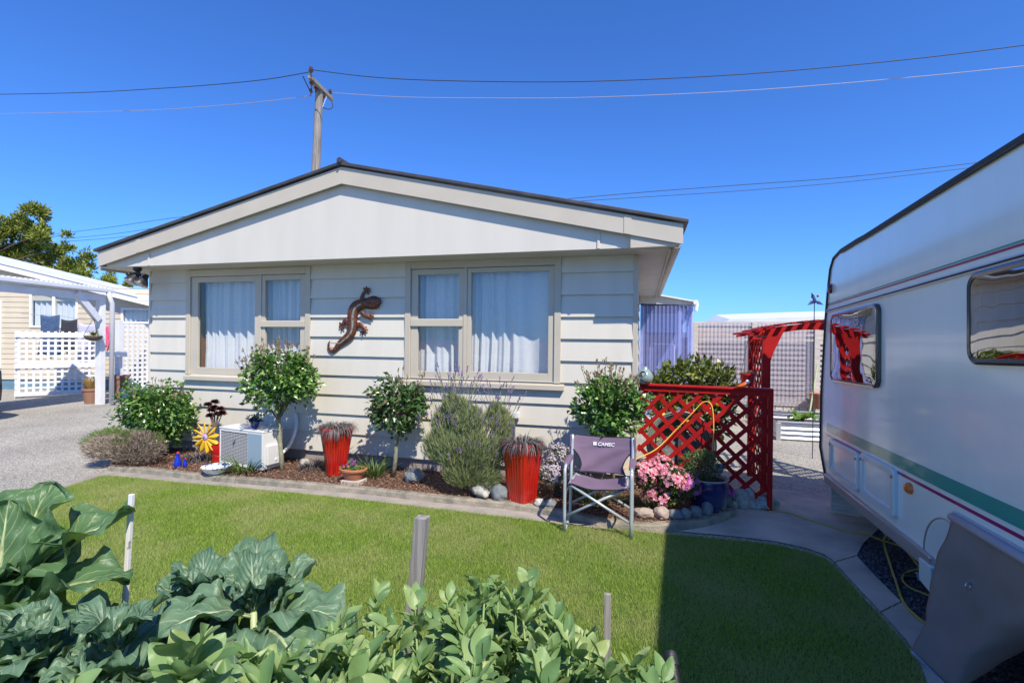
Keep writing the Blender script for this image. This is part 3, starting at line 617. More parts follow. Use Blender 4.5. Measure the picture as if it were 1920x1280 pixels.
for i,(u0,u1,z0,z1) in enumerate(nh):
    m=MB(); t=.06; fr=lambda a,b,c,d: m.hexa([f(a,c,-.03),f(a,c,.035),f(b,c,.035),f(b,c,-.03)],[f(a,d,-.03),f(a,d,.035),f(b,d,.035),f(b,d,-.03)])
    fr(u0,u0+t,z0,z1);fr(u1-t,u1,z0,z1);fr(u0+t,u1-t,z0,z0+t);fr(u0+t,u1-t,z1-t,z1)
    if i==0: mm_=u0+(u1-u0)*.50; fr(mm_-.04,mm_+.04,z0+t,z1-t)
    w=m.build('window','white_paint',nb)
    m=MB(); m.poly([f(u0+t,z0+t,.0),f(u1-t,z0+t,.0),f(u1-t,z1-t,.0),f(u0+t,z1-t,.0)]); m.build('pane','window_glass',w)
    m=MB(); m.grid(lambda a,b: f(u0+t+(u1-u0-2*t)*a,z0+t+(z1-z0-2*t)*b,-.08+.03*math.sin(a*(u1-u0)*38+i)),int((u1-u0)*50)+4,2); m.build('curtain','curtain',w,smooth=True)
# verge fascia and roof
e=[onu(0,492),onu(285,562)]; su=(e[1][1]-e[0][1])/(e[1][0]-e[0][0]); ze=lambda u: e[0][1]+su*(u-e[0][0])
ur=-1.6
m=MB(); oo=.35
m.hexa([f(ur,ze(ur)-.17,oo),f(LN+.3,ze(LN+.3)-.17,oo),f(LN+.3,ze(LN+.3)-.17,oo-.04),f(ur,ze(ur)-.17,oo-.04)],[f(ur,ze(ur),oo),f(LN+.3,ze(LN+.3),oo),f(LN+.3,ze(LN+.3),oo-.04),f(ur,ze(ur),oo-.04)]); m.build('barge_board','white_paint',nb)
m=MB(); m.hexa([f(ur,ze(ur)+.003,oo+.03),f(LN+.4,ze(LN+.4)+.003,oo+.03),f(LN+.4,ze(LN+.4)+.003,-2.2),f(ur,ze(ur)+.003,-2.2)],[f(ur,ze(ur)+.05,oo+.03),f(LN+.4,ze(LN+.4)+.05,oo+.03),f(LN+.4,ze(LN+.4)+.05,-2.2),f(ur,ze(ur)+.05,-2.2)]); m.build('roof','white_metal',nb)
m=MB(); m.poly([f(0,2.6,-.004),f(LN,2.6,-.004),f(LN,ze(LN)-.02,-.004),f(0,ze(0)-.02,-.004)]); m.build('gable','cream_boards',nb)
m=MB(); m.poly([f(0,.3,-.02),f(0,ze(0),-.02),f(0,ze(0),-2.2),f(0,.3,-2.2)]); m.poly([f(LN,.3,-.02),f(LN,ze(LN),-.02),f(LN,ze(LN),-2.2),f(LN,.3,-2.2)]); m.poly([f(0,.3,-2.2),f(LN,.3,-2.2),f(LN,ze(LN),-2.2),f(0,ze(0),-2.2)]); m.build('side_wall','cream_boards',nb)
m=MB(); m.poly([f(.02,.3,-1.4),f(LN,.3,-1.4),f(LN,2.6,-1.4),f(.02,2.6,-1.4)]); m.build('room_lining','room_dark',nb)
m=MB(); 
g0=f(onu(262,560)[0],0,.3)
q0=AD(274,557,13.6);m.bar(q0+Vector((-.25,.0,-.03)),q0+Vector((1.2,.35,-.03)),.12,.16); m.build('gutter_end','white_paint',nb)
# carport
cp=thing('white_carport','white timber carport with corrugated roof, braced posts and gutter in front of the cream cottage','carport',gcam(200,11.5))
b0=AD(-260,493,7.3);b1=AD(203,545,11.35); b0.z=b1.z
bk=Vector((-.55,.83,0))
bd=(b1-b0).normalized(); bk=Vector((-bd.y,bd.x,0)); 
m=MB(); m.bar(b0+bk*.12-Vector((0,0,.16)),b1+bk*.12-Vector((0,0,.16)),.06,.14); m.build('beam','white_paint',cp)
m=MB(); m.bar(b0+Vector((0,0,-.0)),b1+bd*.1+Vector((0,0,-.0)),.11,.10); m.build('gutter','white_metal',cp,bevel=.02)
m=MB(); Lb=(b1-b0).length; dep=1.5
m.grid(lambda u,v: b0+bd*(Lb*u)+bk*(dep*v)+Vector((0,0,-.0+.06+.05*v+.012*math.sin(u*Lb/.1*6.283))),int(Lb*70),1); m.build('roof','white_metal',cp,smooth=True,solid=.004)
pb=G(187.5,758); 
m=MB(); m.box(pb.x-.075,pb.x+.075,pb.y-.06,pb.y+.06,0,b1.z-.1); m.build('post','white_paint',cp,bevel=.004)
m=MB(); ta=PL(150,548,b0,b1)+bk*.1; tb=PL(192,600,b0,b1)+bk*.1; m.bar(ta,tb,.09,.14); m.build('brace','white_paint',cp,bevel=.004)
d0=G(209,757); m=MB(); m.tube([(d0.x,d0.y,.0),(d0.x,d0.y,2.35),b1+Vector((.06,-.02,-.12)),b1+Vector((-.02,0,-.0))],[.05]*4,10); m.build('downpipe','white_metal',cp,smooth=True)
p3=G(222,746); m=MB(); m.box(p3.x-.065,p3.x+.065,p3.y-.05,p3.y+.05,0,AD(220,601,(p3-CAM).dot(CF)).z); m.build('post','white_paint',cp,bevel=.004)
c0=AD(190,664,11.8);c1=AD(237,664,12.6); m=MB(); m.bar(c0,c1,.05,.12); m.build('rail','white_paint',cp)
def lattice_panel(name,label,A,B,z0,z1,pitch,sw,rails,cat='lattice screen',mt='white_paint',posts=True):
    A=Vector((A.x,A.y,0));B=Vector((B.x,B.y,0)); L=(B-A).length;d=(B-A)/L;nn=Vector((d.y,-d.x,0)); t=thing(name,label,cat,(A+B)/2)
    def bx(mb,u0,u1,a,b,o0,o1): mb.hexa([A+d*u0+nn*o0+Vector((0,0,a)),A+d*u1+nn*o0+Vector((0,0,a)),A+d*u1+nn*o1+Vector((0,0,a)),A+d*u0+nn*o1+Vector((0,0,a))],[A+d*u0+nn*o0+Vector((0,0,b)),A+d*u1+nn*o0+Vector((0,0,b)),A+d*u1+nn*o1+Vector((0,0,b)),A+d*u0+nn*o1+Vector((0,0,b))])
    m=MB(); u=.05
    while u<L-.04: bx(m,u,u+sw,z0,z1,.0,.012); u+=pitch
    m.build('upright_slats',mt,t); m=MB(); z=z0+.03
    while z<z1: bx(m,.0,L,z,z+sw,-.013,-.001); z+=pitch
    m.build('cross_slats',mt,t)
    for a,b in rails: m=MB(); bx(m,0,L,a,b,.013,.045); m.build('rail',mt,t,bevel=.003)
    if posts:
        for u in (0,L-.09): m=MB(); bx(m,u,u+.09,0,z1,-.06,-.014); m.build('post',mt,t)
    return t
la=G(27,747);lb=G(190,739); zt=AD(100,611,(la-CAM).dot(CF)).z+.05
za=lambda px,py,D: AD(px,py,D).z
D1=(la-CAM).dot(CF)
lattice_panel('lattice_screen','white square-lattice screen with three rails, hung with washing behind it',la,lb,.06,za(27,620,D1),.134,.052,[(.05,.15),(za(27,691,D1),za(27,683,D1)+.02),(za(27,632,D1),za(27,624,D1)+.02)])
ra=G(222,738);rb=G(300,731); D2=(ra-CAM).dot(CF)
lattice_panel('lattice_screen','tall white square-lattice panel between the downpipe and the corner of the cream house',ra,rb,.1,za(250,607,D2+.2),.134,.06,[(.08,.16)],posts=False)
# washing on a line
def cloth(name,label,px0,px1,py0,py1,D,mt,cat='clothing',amp=.05,bites=0):
    a=AD(px0,py0,D);b=AD(px1,py0,D);zb=AD((px0+px1)/2,py1,D).z; d=b-a; z0=a.z; m=MB()
    def fn(u,v):
        p=a+d*u; sag=.04*math.sin(u*math.pi)*(1-v); w=amp*math.sin(u*9+v*4+px0)*v; inw=.08*v*(u-.5)*math.sin(px0)
        return (p.x+inw,p.y+w,(z0+(b.z-a.z)*u)*(1-v)+(zb+.06*math.sin(u*7+px0))*v-sag)
    m.grid(fn,14,12); return tag(m.build(name,mt,smooth=True,solid=.012),label,cat)
cloth('blue_jeans','blue denim jeans hanging on the washing line',76,112,590,668,13.3,'denim')
cloth('dark_trousers','dark folded trousers hanging beside the blue jeans on the line',115,145,598,660,13.3,'dark_cloth')
cloth('pale_shirt','pale lilac shirt hanging on the line nearest the white post',147,184,605,680,13.3,'lilac_cloth')
cloth('pink_towel','bright pink patterned towel hanging behind the white downpipe',193,206,608,655,13.3,'pink_cloth','towel')
m=MB(); m.tube([AD(40,588,13.3),AD(110,592,13.3),AD(215,608,13.3)],.006,5); tag(m.build('washing_line','wire_light'),'thin washing line stretched above the white lattice screen','washing line')
# pots by the carport post
def pot(name,label,c,r,h,mt,rim=.02,cat='plant pot',inner='dark_soil',group=None,taper=.7):
    t=thing(name,label,cat,c,group); m=MB(); m.lathe([(r*taper,0),(r*.92,h*.8),(r*.95,h*.86),(r+rim*.4,h*.86),(r+rim*.4,h),(r*.9,h),(r*.86,h*.9)],22,c,cap=False); x=MB(); m.lathe([(0.001,0),(r*taper,0)],22,c,cap=False); m.build('pot',mt,t,smooth=2)
    m=MB(); m.lathe([(.001,h*.9),(r*.87,h*.9)],22,c,cap=False); m.build('soil',inner,t); return t
c=G(172,756); t=pot('terracotta_pot','weathered terracotta pot of orange-tipped grass beside the carport post',c,.19,.36,'old_terracotta')
m=MB()
for i in range(160): a=U(0,6.28); m.blade(c+Vector((.1*math.cos(a)*U(0,1),.1*math.sin(a),.33)),Vector((math.cos(a)*.5,math.sin(a)*.5,U(.8,1.6))),Vector((0,0,1)),U(.2,.36),.02,U(.0,.2),3)
m.build('foliage','orange_grass',t)
c=G(200,750); pot('tall_pot','tall brown pot partly hidden behind the white carport post',c+Vector((0,.3,0)),.2,.6,'old_terracotta')
c=G(243,750); t=pot('blue_pot','small blue glazed pot beside the tall lattice panel',c,.2,.3,'blue_pot')
m=MB()
for i in range(90): m.leaf(c+Vector((U(-.2,.2),U(-.2,.2),U(.28,.45))),rdir(.4),rdir(1),.09,.05)
m.build('foliage','rose_leaf',t)
hb=thing('hanging_basket','small hanging basket of trailing grass fixed to the carport post','hanging basket',AD(175,633,11.1))
c=ORG[hb.name]; m=MB(); m.lathe([(.02,-.08),(.13,-.04),(.17,.02),(.17,.05)],14,c); m.build('basket','rust_basket',hb,smooth=True)
m=MB()
for i in range(140): a=U(0,6.28); m.blade(c+Vector((0,0,.05)),Vector((math.cos(a),math.sin(a),U(.1,1.3))),Vector((0,0,1)),U(.1,.26),.012,U(.1,.5),3)
m.build('foliage','conifer_leaf',hb)
m=MB()
for a in (0,2.1,4.2): m.tube([c+Vector((.17*math.cos(a),.17*math.sin(a),.05)),c+Vector((0,0,.45))],.004,4)
m.build('hanger','wire_dark',hb)
# pavement slab left of the lattice
# parked car, only its rear corner enters the picture
cc=G(2,812); car=thing('parked_car','dark car parked on the gravel at the far left edge','car',(cc.x-1.0,cc.y-.1,0))
T=Matrix.Translation((cc.x-1.50,cc.y-.05,0))@Matrix.Rotation(RAD(-4),4,'Z')
m=MB(T); side=[(0,.35),(0.03,.62),(.0,.95),(-.12,1.02),(-.6,1.08),(-1.15,1.45),(-2.3,1.47),(-3.1,1.05),(-4.0,.92),(-4.15,.6),(-4.1,.3),(-3.2,.25),(-.5,.25)]
prof=[]
for k,(y,ins) in enumerate(((-.86,.12),(-.80,.04),(-.4,0),(.4,0),(.80,.04),(.86,.12))):
    prof.append([m.P((x*(1-ins*.1)-ins*.3 ,y-(.16*(z>1.1))*(1 if y>0 else -1) if abs(y)>.5 else y,z-ins*.25*(1 if z>.6 else -1))) for x,z in side])
for a,b in zip(prof[:-1],prof[1:]):
    for i in range(len(side)): j=(i+1)%len(side); m.F((a[i],a[j],b[j],b[i]))
m.F(prof[0][::-1]); m.F(prof[-1]); m.build('body','car_paint',car,smooth=2,bevel=.02)
for x in (-.75,-3.35):
    for y in (-.80,.80):
        m=MB(T@Matrix.Translation((x,y,.31))@Matrix.Rotation(RAD(90),4,'X')); m.lathe([(.2,-.1),(.31,-.1),(.32,-.06),(.32,.06),(.31,.1),(.2,.1)],24); w=m.build('wheel','rubber',car,smooth=2); m=MB(T@Matrix.Translation((x,y,.31))@Matrix.Rotation(RAD(90),4,'X')); m.lathe([(.19,-.09),(.05,-.07),(.05,.07),(.19,.09)],14); m.build('rim','alu',w,smooth=2)
m=MB(T)
for y in (-.66,.66): m.box(-.05,.035,y-.14,y+.14,.68,.86)
m.build('tail_light','tail_red',car,bevel=.02)
m=MB(T); m.hexa([(-.62,-.6,1.10),(-.62,.6,1.10),(-1.12,.55,1.43),(-1.12,-.55,1.43)],[(-.6,-.6,1.12),(-.6,.6,1.12),(-1.10,.55,1.45),(-1.10,-.55,1.45)]); m.build('rear_window','car_glass',car)

for a,b in (((1606,1043),(1563,1056)),((1690,1130),(1650,1150))):
    pa=G(*a);pb=G(*b); d=(pb-pa).normalized(); x=Vector((-d.y,d.x,0))*.0028; m=MB(); n=10; L_=[pa.lerp(pb,i/n)+Vector((-d.y,d.x,0))*.008*noise.noise(Vector((i*.7,a[0],0))) for i in range(n+1)]
    for p,q in zip(L_[:-1],L_[1:]): m.poly([(p.x-x.x,p.y-x.y,.0105),(q.x-x.x,q.y-x.y,.0105),(q.x+x.x,q.y+x.y,.0105),(p.x+x.x,p.y+x.y,.0105)])
    tag(m.build('path_joint','dark_soil',origin=(pa.x,pa.y,.0105)),kind='structure')
# ================================================================ caravan
CP=Vector((1.70,5.25,0)); cd=Vector((-.0593,-.998,.0245)).normalized(); cv=Vector((0,0,1)); 
co=cd.cross(cv).normalized()*-1      # outward, away from the house side?  fixed below
if co.x<0: co=-co
cvv=co.cross(cd).normalized()
if cvv.z<0: cvv=-cvv
TC=Matrix(((cd.x,co.x,cvv.x,CP.x),(cd.y,co.y,cvv.y,CP.y),(cd.z,co.z,cvv.z,0),(0,0,0,1)))
TCi=TC.inverted()
def CV(px,py):      # photo point -> (u along caravan, z up) on its near side
    d=ray(px,py); t=(CP-CAM).dot(co)/d.dot(co); p=TCi@(CAM+d*t); return p.x,p.z
LCV=6.0
caravan=thing('caravan','white touring caravan with teal and magenta stripes parked on black gravel','caravan',TC@Vector((3,1.1,0)))
ztop=CV(1568,478)[1]; uT=CV(1568,478)[0]; zbot=CV(1547,893)[1]; uB=CV(1547,893)[0]; uM=CV(1540,800)[0]
zT=CV(1800,333)[1]; WC=2.15
r=.2
prof=[(uB+.03,zbot),(min(uB,uM)-.015,zbot+.25),(CV(1541,740)[0],CV(1541,740)[1]),(CV(1549,600)[0],CV(1549,600)[1]),(CV(1554,540)[0],CV(1554,540)[1]),(CV(1558,505)[0],CV(1558,505)[1]),(CV(1564,485)[0],CV(1564,485)[1]),(CV(1578,470)[0],CV(1578,470)[1]),(CV(1610,450)[0],CV(1610,450)[1]),(1.0,CV(1700,396)[1]),(2.2,zT),(LCV-.3,zT),(LCV-.05,zT-.25),(LCV+.12,1.2),(LCV,zbot)]
# wheel arch cut-out
wu,wr=CV(1815,1060)[0],.40
wzc=.33
arch=[(wu+wr*math.cos(t),wzc+wr*math.sin(t)) for t in [math.pi*k/12 for k in range(13)] if wzc+wr*math.sin(t)>zbot]
full=prof[:]+[(a[0],a[1]) for a in arch]
A1=CV(1735,1020);A2=CV(1784,995); acx=((A2[0]**2-A1[0]**2)+(A2[1]-zbot)**2-(A1[1]-zbot)**2)/(2*(A2[0]-A1[0])); acr=math.hypot(A1[0]-acx,A1[1]-zbot)
if not .2<acr<.8: acr=.45; acx=A1[0]+.45
wu=acx; full=prof
m=MB(TC); 
m.hexa([(u,0,z) for u,z in full],[(u,WC,z) for u,z in full]); m.build('body','caravan_skin',caravan)
m=MB(TC)
pp=prof[:13]
m.tube([(u-.004,.002,z+.004) for u,z in prof[:-1]],.017,8); m.build('edge_trim','rubber',caravan,smooth=True)
m=MB(TC); m.tube([(u,-.012,z-.018) for u,z in prof[7:13]],.008,6); m.build('awning_rail','rubber',caravan,smooth=True)
def stripe(name,pts_top,pts_bot,mt,o=.0025):   # each given as photo points at both ends, run the whole length
    (ua,za),(ub,zb)=[CV(*p) for p in pts_top]; (uc,zc),(ud,zd)=[CV(*p) for p in pts_bot]
    zt=(za+zb)/2; zb_=(zc+zd)/2
    m=MB(TC); m.box(.035,LCV-.02,-o,.001,min(zt,zb_),max(zt,zb_)); return m.build(name,mt,caravan)
# long stripes; heights read off both ends and averaged
stripe('teal_stripe',[(1541,788),(1900,949)],[(1541,803),(1900,985)],'teal_stripe')
stripe('magenta_stripe',[(1541,806),(1900,1000)],[(1541,809),(1900,1009)],'magenta_stripe')
stripe('teal_line',[(1556,568),(1915,449)],[(1556,570),(1915,453)],'teal_stripe',.002)
stripe('magenta_line',[(1556,571),(1915,454)],[(1556,574),(1915,459)],'magenta_stripe',.002)
zc1=CV(1552,582)[1]; zc2=CV(1900,489)[1]; zr_=(zc1+zc2)/2
m=MB(TC); m.box(.03,LCV-.02,-.012,.0,zr_-.014,zr_+.014); m.build('side_moulding','alu',caravan,bevel=.004)
m=MB(TC); m.box(.03,LCV-.02,-.0135,-.003,zr_-.004,zr_+.005); m.build('moulding_insert','black_edge',caravan)
# lower rail and skirt
zk=zbot+.0
m=MB(TC); m.hexa([(uB+.05,-.018,zk-.05),(wu-acr*.5,-.018,zk-.05),(wu-acr*.5,.05,zk-.05),(uB+.05,.05,zk-.05)],[(uB+.05,-.03,zk+.045),(wu-acr*.5,-.03,zk+.045),(wu-acr*.5,.05,zk+.045),(uB+.05,.05,zk+.045)]); m.build('skirt_rail','skirt_alu',caravan,bevel=.012)
m=MB(TC); m.box(uB+.25,LCV-.4,.6,.66,zk-.16,zk); m.box(uB+.25,LCV+1.0,1.5,1.56,zk-.16,zk); m.build('chassis','door_frame',caravan)
m=MB(TC); m.hexa([(uB+.06,.03,.02),(uB+.09,.03,.02),(uB+.09,.55,.02),(uB+.06,.55,.02)],[(uB+.06,.03,zk),(uB+.09,.03,zk),(uB+.09,.55,zk),(uB+.06,.55,zk)]); m.build('rear_apron','fence_wood',caravan)
m=MB(TC); m.hexa([(wu+.02+acr*.97*math.cos(math.pi*k/20),-.004,zbot+.04+acr*.97*math.sin(math.pi*k/20)) for k in range(21)],[(wu+.02+acr*.97*math.cos(math.pi*k/20),.001,zbot+.04+acr*.97*math.sin(math.pi*k/20)) for k in range(21)]); m.build('wheel_spat','door_frame',caravan)
# wheel and arch cover
m=MB(TC@Matrix.Translation((wu,.14,.33))@Matrix.Rotation(RAD(90),4,'X')); m.lathe([(.2,-.09),(.31,-.1),(.33,-.06),(.33,.06),(.31,.1),(.2,.09)],28); w=m.build('wheel','rubber',caravan,smooth=2)
m=MB(TC@Matrix.Translation((wu,.14,.33))@Matrix.Rotation(RAD(90),4,'X')); m.lathe([(.2,-.07),(.06,-.05),(.06,.075),(.2,.085)],20); m.build('rim','alu',w,smooth=2)
m=MB(TC); q=[(wu+acr*math.cos(t),zbot+.04+acr*math.sin(t)) for t in [math.pi*k/20 for k in range(21)]]; m.tube([(u,-.002,z) for u,z in q],.005,6); m.build('wheel_arch_trim','skirt_alu',caravan,smooth=True)
# windows with tinted acrylic
def rr(u0,u1,z0,z1,rad,n=5):
    out=[]
    for cx,cz,a0 in ((u1-rad,z1-rad,0),(u0+rad,z1-rad,90),(u0+rad,z0+rad,180),(u1-rad,z0+rad,270)):
        for k in range(n+1): a=RAD(a0+90*k/n); out.append((cx+rad*math.cos(a),cz+rad*math.sin(a)))
    return out
def ring(mb,a,b,y0,y1):
    n=len(a)
    for k in range(n):
        j=(k+1)%n
        mb.poly([(a[k][0],y0,a[k][1]),(a[j][0],y0,a[j][1]),(b[j][0],y1,b[j][1]),(b[k][0],y1,b[k][1])])
def cwin(u0,u1,z0,z1):
    o0=rr(u0,u1,z0,z1,.07); o1=rr(u0+.012,u1-.012,z0+.012,z1-.012,.06); o2=rr(u0+.028,u1-.028,z0+.028,z1-.028,.05)
    m=MB(TC); ring(m,o0,o0,0,-.022); ring(m,o0,o1,-.022,-.030); ring(m,o1,o2,-.030,-.027); ring(m,o2,o2,-.027,.02)
    w=m.build('window','caravan_frame',caravan,smooth=2)
    m=MB(TC)
    def fn(a,b):
        u=u0+.026+(u1-u0-.052)*a; z=z0+.026+(z1-z0-.052)*b; k=(math.sin(a*math.pi)**.5)*(math.sin(b*math.pi)**.5) if 0<a<1 and 0<b<1 else 0
        return (u,-.024-.012*k,z)
    m.grid(fn,24,14); m.build('pane','acrylic',w,smooth=True)
    m=MB(TC); m.poly([(u0+.03,-.002,z0+.03),(u1-.03,-.002,z0+.03),(u1-.03,-.002,z1-.03),(u0+.03,-.002,z1-.03)]); m.build('blind','room_dark',w)
    m=MB(TC); m.grid(lambda a,b:(u0+.06+(u1-u0-.12)*a*.25,-.006+.003*math.sin(a*40),z0+.06+(z1-z0-.12)*b),14,1); m.build('curtain','lilac_cloth',w)
ua,zb=CV(1563,590);_,zb1=CV(1563,713); uc,zt2=CV(1653,566);_,zb2=CV(1650,730)
cwin(ua,uc,(zb1+zb2)/2,(zb+zt2)/2)
ud,zt3=CV(1824,514); _,zb3=CV(1820,683); cwin(ud,ud+1.15,zb3+.0,zt3)
# service lockers
def locker(pa,pb,pc,pd):     # left-top,left-bottom,right-top,right-bottom
    P=[CV(*p) for p in (pa,pb,pc,pd)]; u0=(P[0][0]+P[1][0])/2;u1=(P[2][0]+P[3][0])/2;z1=(P[0][1]+P[2][1])/2;z0=(P[1][1]+P[3][1])/2
    o0=rr(u0,u1,z0,z1,.035);o1=rr(u0+.006,u1-.006,z0+.006,z1-.006,.03); o2=rr(u0+.045,u1-.045,z0+.045,z1-.045,.02)
    m=MB(TC); ring(m,o0,o0,0,-.022); ring(m,o0,o1,-.022,-.028); ring(m,o1,o2,-.028,-.026); ring(m,o2,o2,-.026,-.010); d=m.build('locker_door','door_frame',caravan,smooth=2)
    m=MB(TC); m.poly([(p[0],-.014,p[1]) for p in o2]); m.build('panel','caravan_skin',d)
    for u in (u0+.022,u1-.022):
        m=MB(TC); m.lathe([(.001,0),(.013,0),(.013,.008),(.001,.01)],10); 
        m=MB(TC@Matrix.Translation((u,-.028,z1-.05))@Matrix.Rotation(RAD(90),4,'X')); m.lathe([(.012,0),(.012,.006),(.004,.008)],10); m.build('latch','steel',d)
locker((1560,820),(1561,884),(1614,850),(1613,923)); locker((1622,850),(1617,922),(1687,880),(1681,974))
u,z=CV(1707,915); m=MB(TC@Matrix.Translation((u,0,z))@Matrix.Rotation(RAD(90),4,'X')); m.lathe([(.034,0),(.034,.012),(.026,.024),(.001,.03)],16,sx=1.25); m.build('marker_lamp','amber_lens',caravan,smooth=2)
u,z=CV(1559,541); m=MB(TC@Matrix.Translation((u,0,z))@Matrix.Rotation(RAD(90),4,'X')); m.lathe([(.03,0),(.03,.02),(.02,.03),(.001,.032)],12,sy=1.5); m.build('marker_lamp','red_lens',caravan,smooth=2)
u,z=CV(1735,1045); m=MB(TC); m.hexa([(u,-.03,z-.13),(u+.14,-.03,z-.15),(u+.14,0,z-.15),(u,0,z-.13)],[(u,-.035,z+.0),(u+.14,-.035,z+.0),(u+.14,0,z+.0),(u,0,z+.0)]); m.build('mud_guard','door_frame',caravan,bevel=.006)
# grey shade cloth clipped to a rail on the caravan
tu,tz=CV(1797,962); shade=thing('shade_cloth','grey shade cloth hanging from a rail on the caravan and pegged out over the wheel','shade cloth',TC@Vector((tu,0,0)))
m=MB(TC); m.box(tu-.01,LCV-.6,-.022,-.002,tz-.01,tz+.006); m.box(tu-.01,LCV-.6,-.03,-.012,tz-.028,tz-.015); m.build('rail','grey_alu',shade)
bl=G(1710,1222,.03); bl2=G(1752,1330,.03); 
TL=TC@Vector((tu,-.024,tz-.02)); TR=TC@Vector((tu+1.3,-.024,tz-.02)); BL=bl; BR=G(1860,1300,.42)
brp=TCi@BL; BR=AD(2010,1150,2.1); MB_=AD(1790,1300,2.25)
m=MB()
def fn(u,v):
    a=TL.lerp(TR,u); b=BL.lerp(BR,u); 
    if u<.35: b=BL.lerp(MB_,min(1,u/.35))
    else: b=MB_.lerp(BR,(u-.35)/.65)
    p=a.lerp(b,v); s=math.sin(v*math.pi); return p+Vector((-1,.0,0))*(.018*s*math.sin(u*11+v*5)+.012*noise.noise(Vector((u*6,v*6,0)))*1)+Vector((0,0,-.02*s))
m.grid(fn,40,40); cl=m.build('cloth','shade_cloth',shade,smooth=True,solid=.002)
m=MB(); m.grid(lambda u,v: fn(u*.36,.985+.03*v)+Vector((-.006,-.006,.004)),14,1); m.build('hem','cloth_hem',cl)
m=MB(); p=TL.lerp(TR,.001); m.tube([TL+Vector((-.002,0,0)),TR+Vector((-.002,0,0))],.022,8); m.build('top_hem','cloth_hem',cl,smooth=True)
gp=fn(.21,.32); m=MB(); m.tube([gp+Vector((-.012+.012*math.cos(t),.012*math.cos(t)*.3-.0,.014*math.sin(t))) for t in [k*.6283 for k in range(11)]],.003,5); m.build('eyelet','alu',cl)
# ================================================================ trellis and arch
def lattice(mb,x0,x1,z0,z1,pitch,w,y0,y1,sgn,ph=0):
    c=pitch*1.4142; k=-int((z1-z0)/c)-3
    def clip(a,b):
        (xa,za),(xb,zb)=a,b; t0,t1=0,1; dx,dz=xb-xa,zb-za
        for p,q in ((-dx,xa-x0),(dx,x1-xa),(-dz,za-z0),(dz,z1-za)):
            if abs(p)<1e-9:
                if q<0: return None
            else:
                r_=q/p
                if p<0: t0=max(t0,r_)
                else: t1=min(t1,r_)
        return ((xa+dx*t0,za+dz*t0),(xa+dx*t1,za+dz*t1)) if t1-t0>1e-3 else None
    for i in range(-40,60):
        s=x0+i*c+ph; a=(s-5*sgn,z0-5) ; b=(s+5*sgn,z0+5)
        q=clip(a,b)
        if q:
            (xa,za),(xb,zb)=q
            if math.hypot(xb-xa,zb-za)<.04: continue
            mb.bar((xa,(y0+y1)/2,za),(xb,(y0+y1)/2,zb),abs(y1-y0),w,up=(-sgn*.7,0,.7))
tl=FY(1199,900,5.28); trr=FY(1448,945,5.14); TA=Vector((XR+.06,5.27,0)); TBv=Vector((FY(1449,800,5.12).x,5.12,0))
LT=(TBv-TA).length; ang=math.degrees(math.atan2(TBv.y-TA.y,TBv.x-TA.x)); TT=Matrix.Translation(TA)@Matrix.Rotation(RAD(ang),4,'Z')
ztr=FY(1400,731,5.12).z
tr=thing('red_trellis','red diagonal lattice trellis with a top rail between the house corner and the arch','trellis',(TA+TBv)/2)
m=MB(TT); lattice(m,.0,LT-.03,.10,ztr-.04,.128,.040,-.010,.0,1); m.build('rising_slats','red_paint',tr)
m=MB(TT); lattice(m,.0,LT-.03,.10,ztr-.04,.128,.040,.001,.011,-1,.05); m.build('falling_slats','red_paint',tr)
m=MB(TT); m.box(0,LT,-.024,.0-.0105,ztr-.055,ztr-.002); m.box(0,LT,-.045,.06,ztr,ztr+.018); m.build('top_rail','red_paint',tr,bevel=.003)
m=MB(TT); m.box(LT-.045,LT,-.04,.04,.0,ztr-.002); m.build('post','red_paint',tr,bevel=.003)
m=MB(TT); m.box(LT-.33,LT-.0,.061,.17,ztr-.005,ztr+.012); m.build('shelf','white_paint',tr)
# arch
YA=5.72; YB2=6.4; xa=FY(1428,700,YA).x; xb_=FY(1444,700,YA).x; ax=(xa+xb_)/2
arch_=thing('garden_arch','red timber garden arch with lattice sides and slatted curved top','garden arch',(ax+.6,(YA+YB2)/2,0))
zt=FY(1440,625,YA).z
xr2=ax+1.25
for x in (ax,xr2):
    for y in (YA,YB2): m=MB(); m.box(x-(xb_-xa)/2,x+(xb_-xa)/2,y-.022,y+.022,0,zt-.03); m.build('post','red_paint',arch_,bevel=.003)
    m=MB(Matrix.Translation((x,YA,0))@Matrix.Rotation(RAD(90),4,'Z')); lattice(m,.02,YB2-YA-.02,.1,zt-.05,.10,.028,-.009,.0,1); lattice(m,.02,YB2-YA-.02,.1,zt-.05,.10,.028,.001,.010,-1); m.build('lattice_side','red_paint',arch_)
xl=FY(1403,626,YA).x
def az(x): # arc through left tip, shoulder and crown
    c=(ax+xr2)/2; h=c-xl; return zt-.03+.0+ (FY(1548,603,YA).z-zt+.06)*(1-((x-c)/h)**2)+.0
zl=FY(1403,627,YA).z
def az(x):
    c=(ax+xr2)/2; h=c-xl; zc=FY(1548,604,YA).z; return zc-(zc-zl)*abs((x-c)/h)**2.0
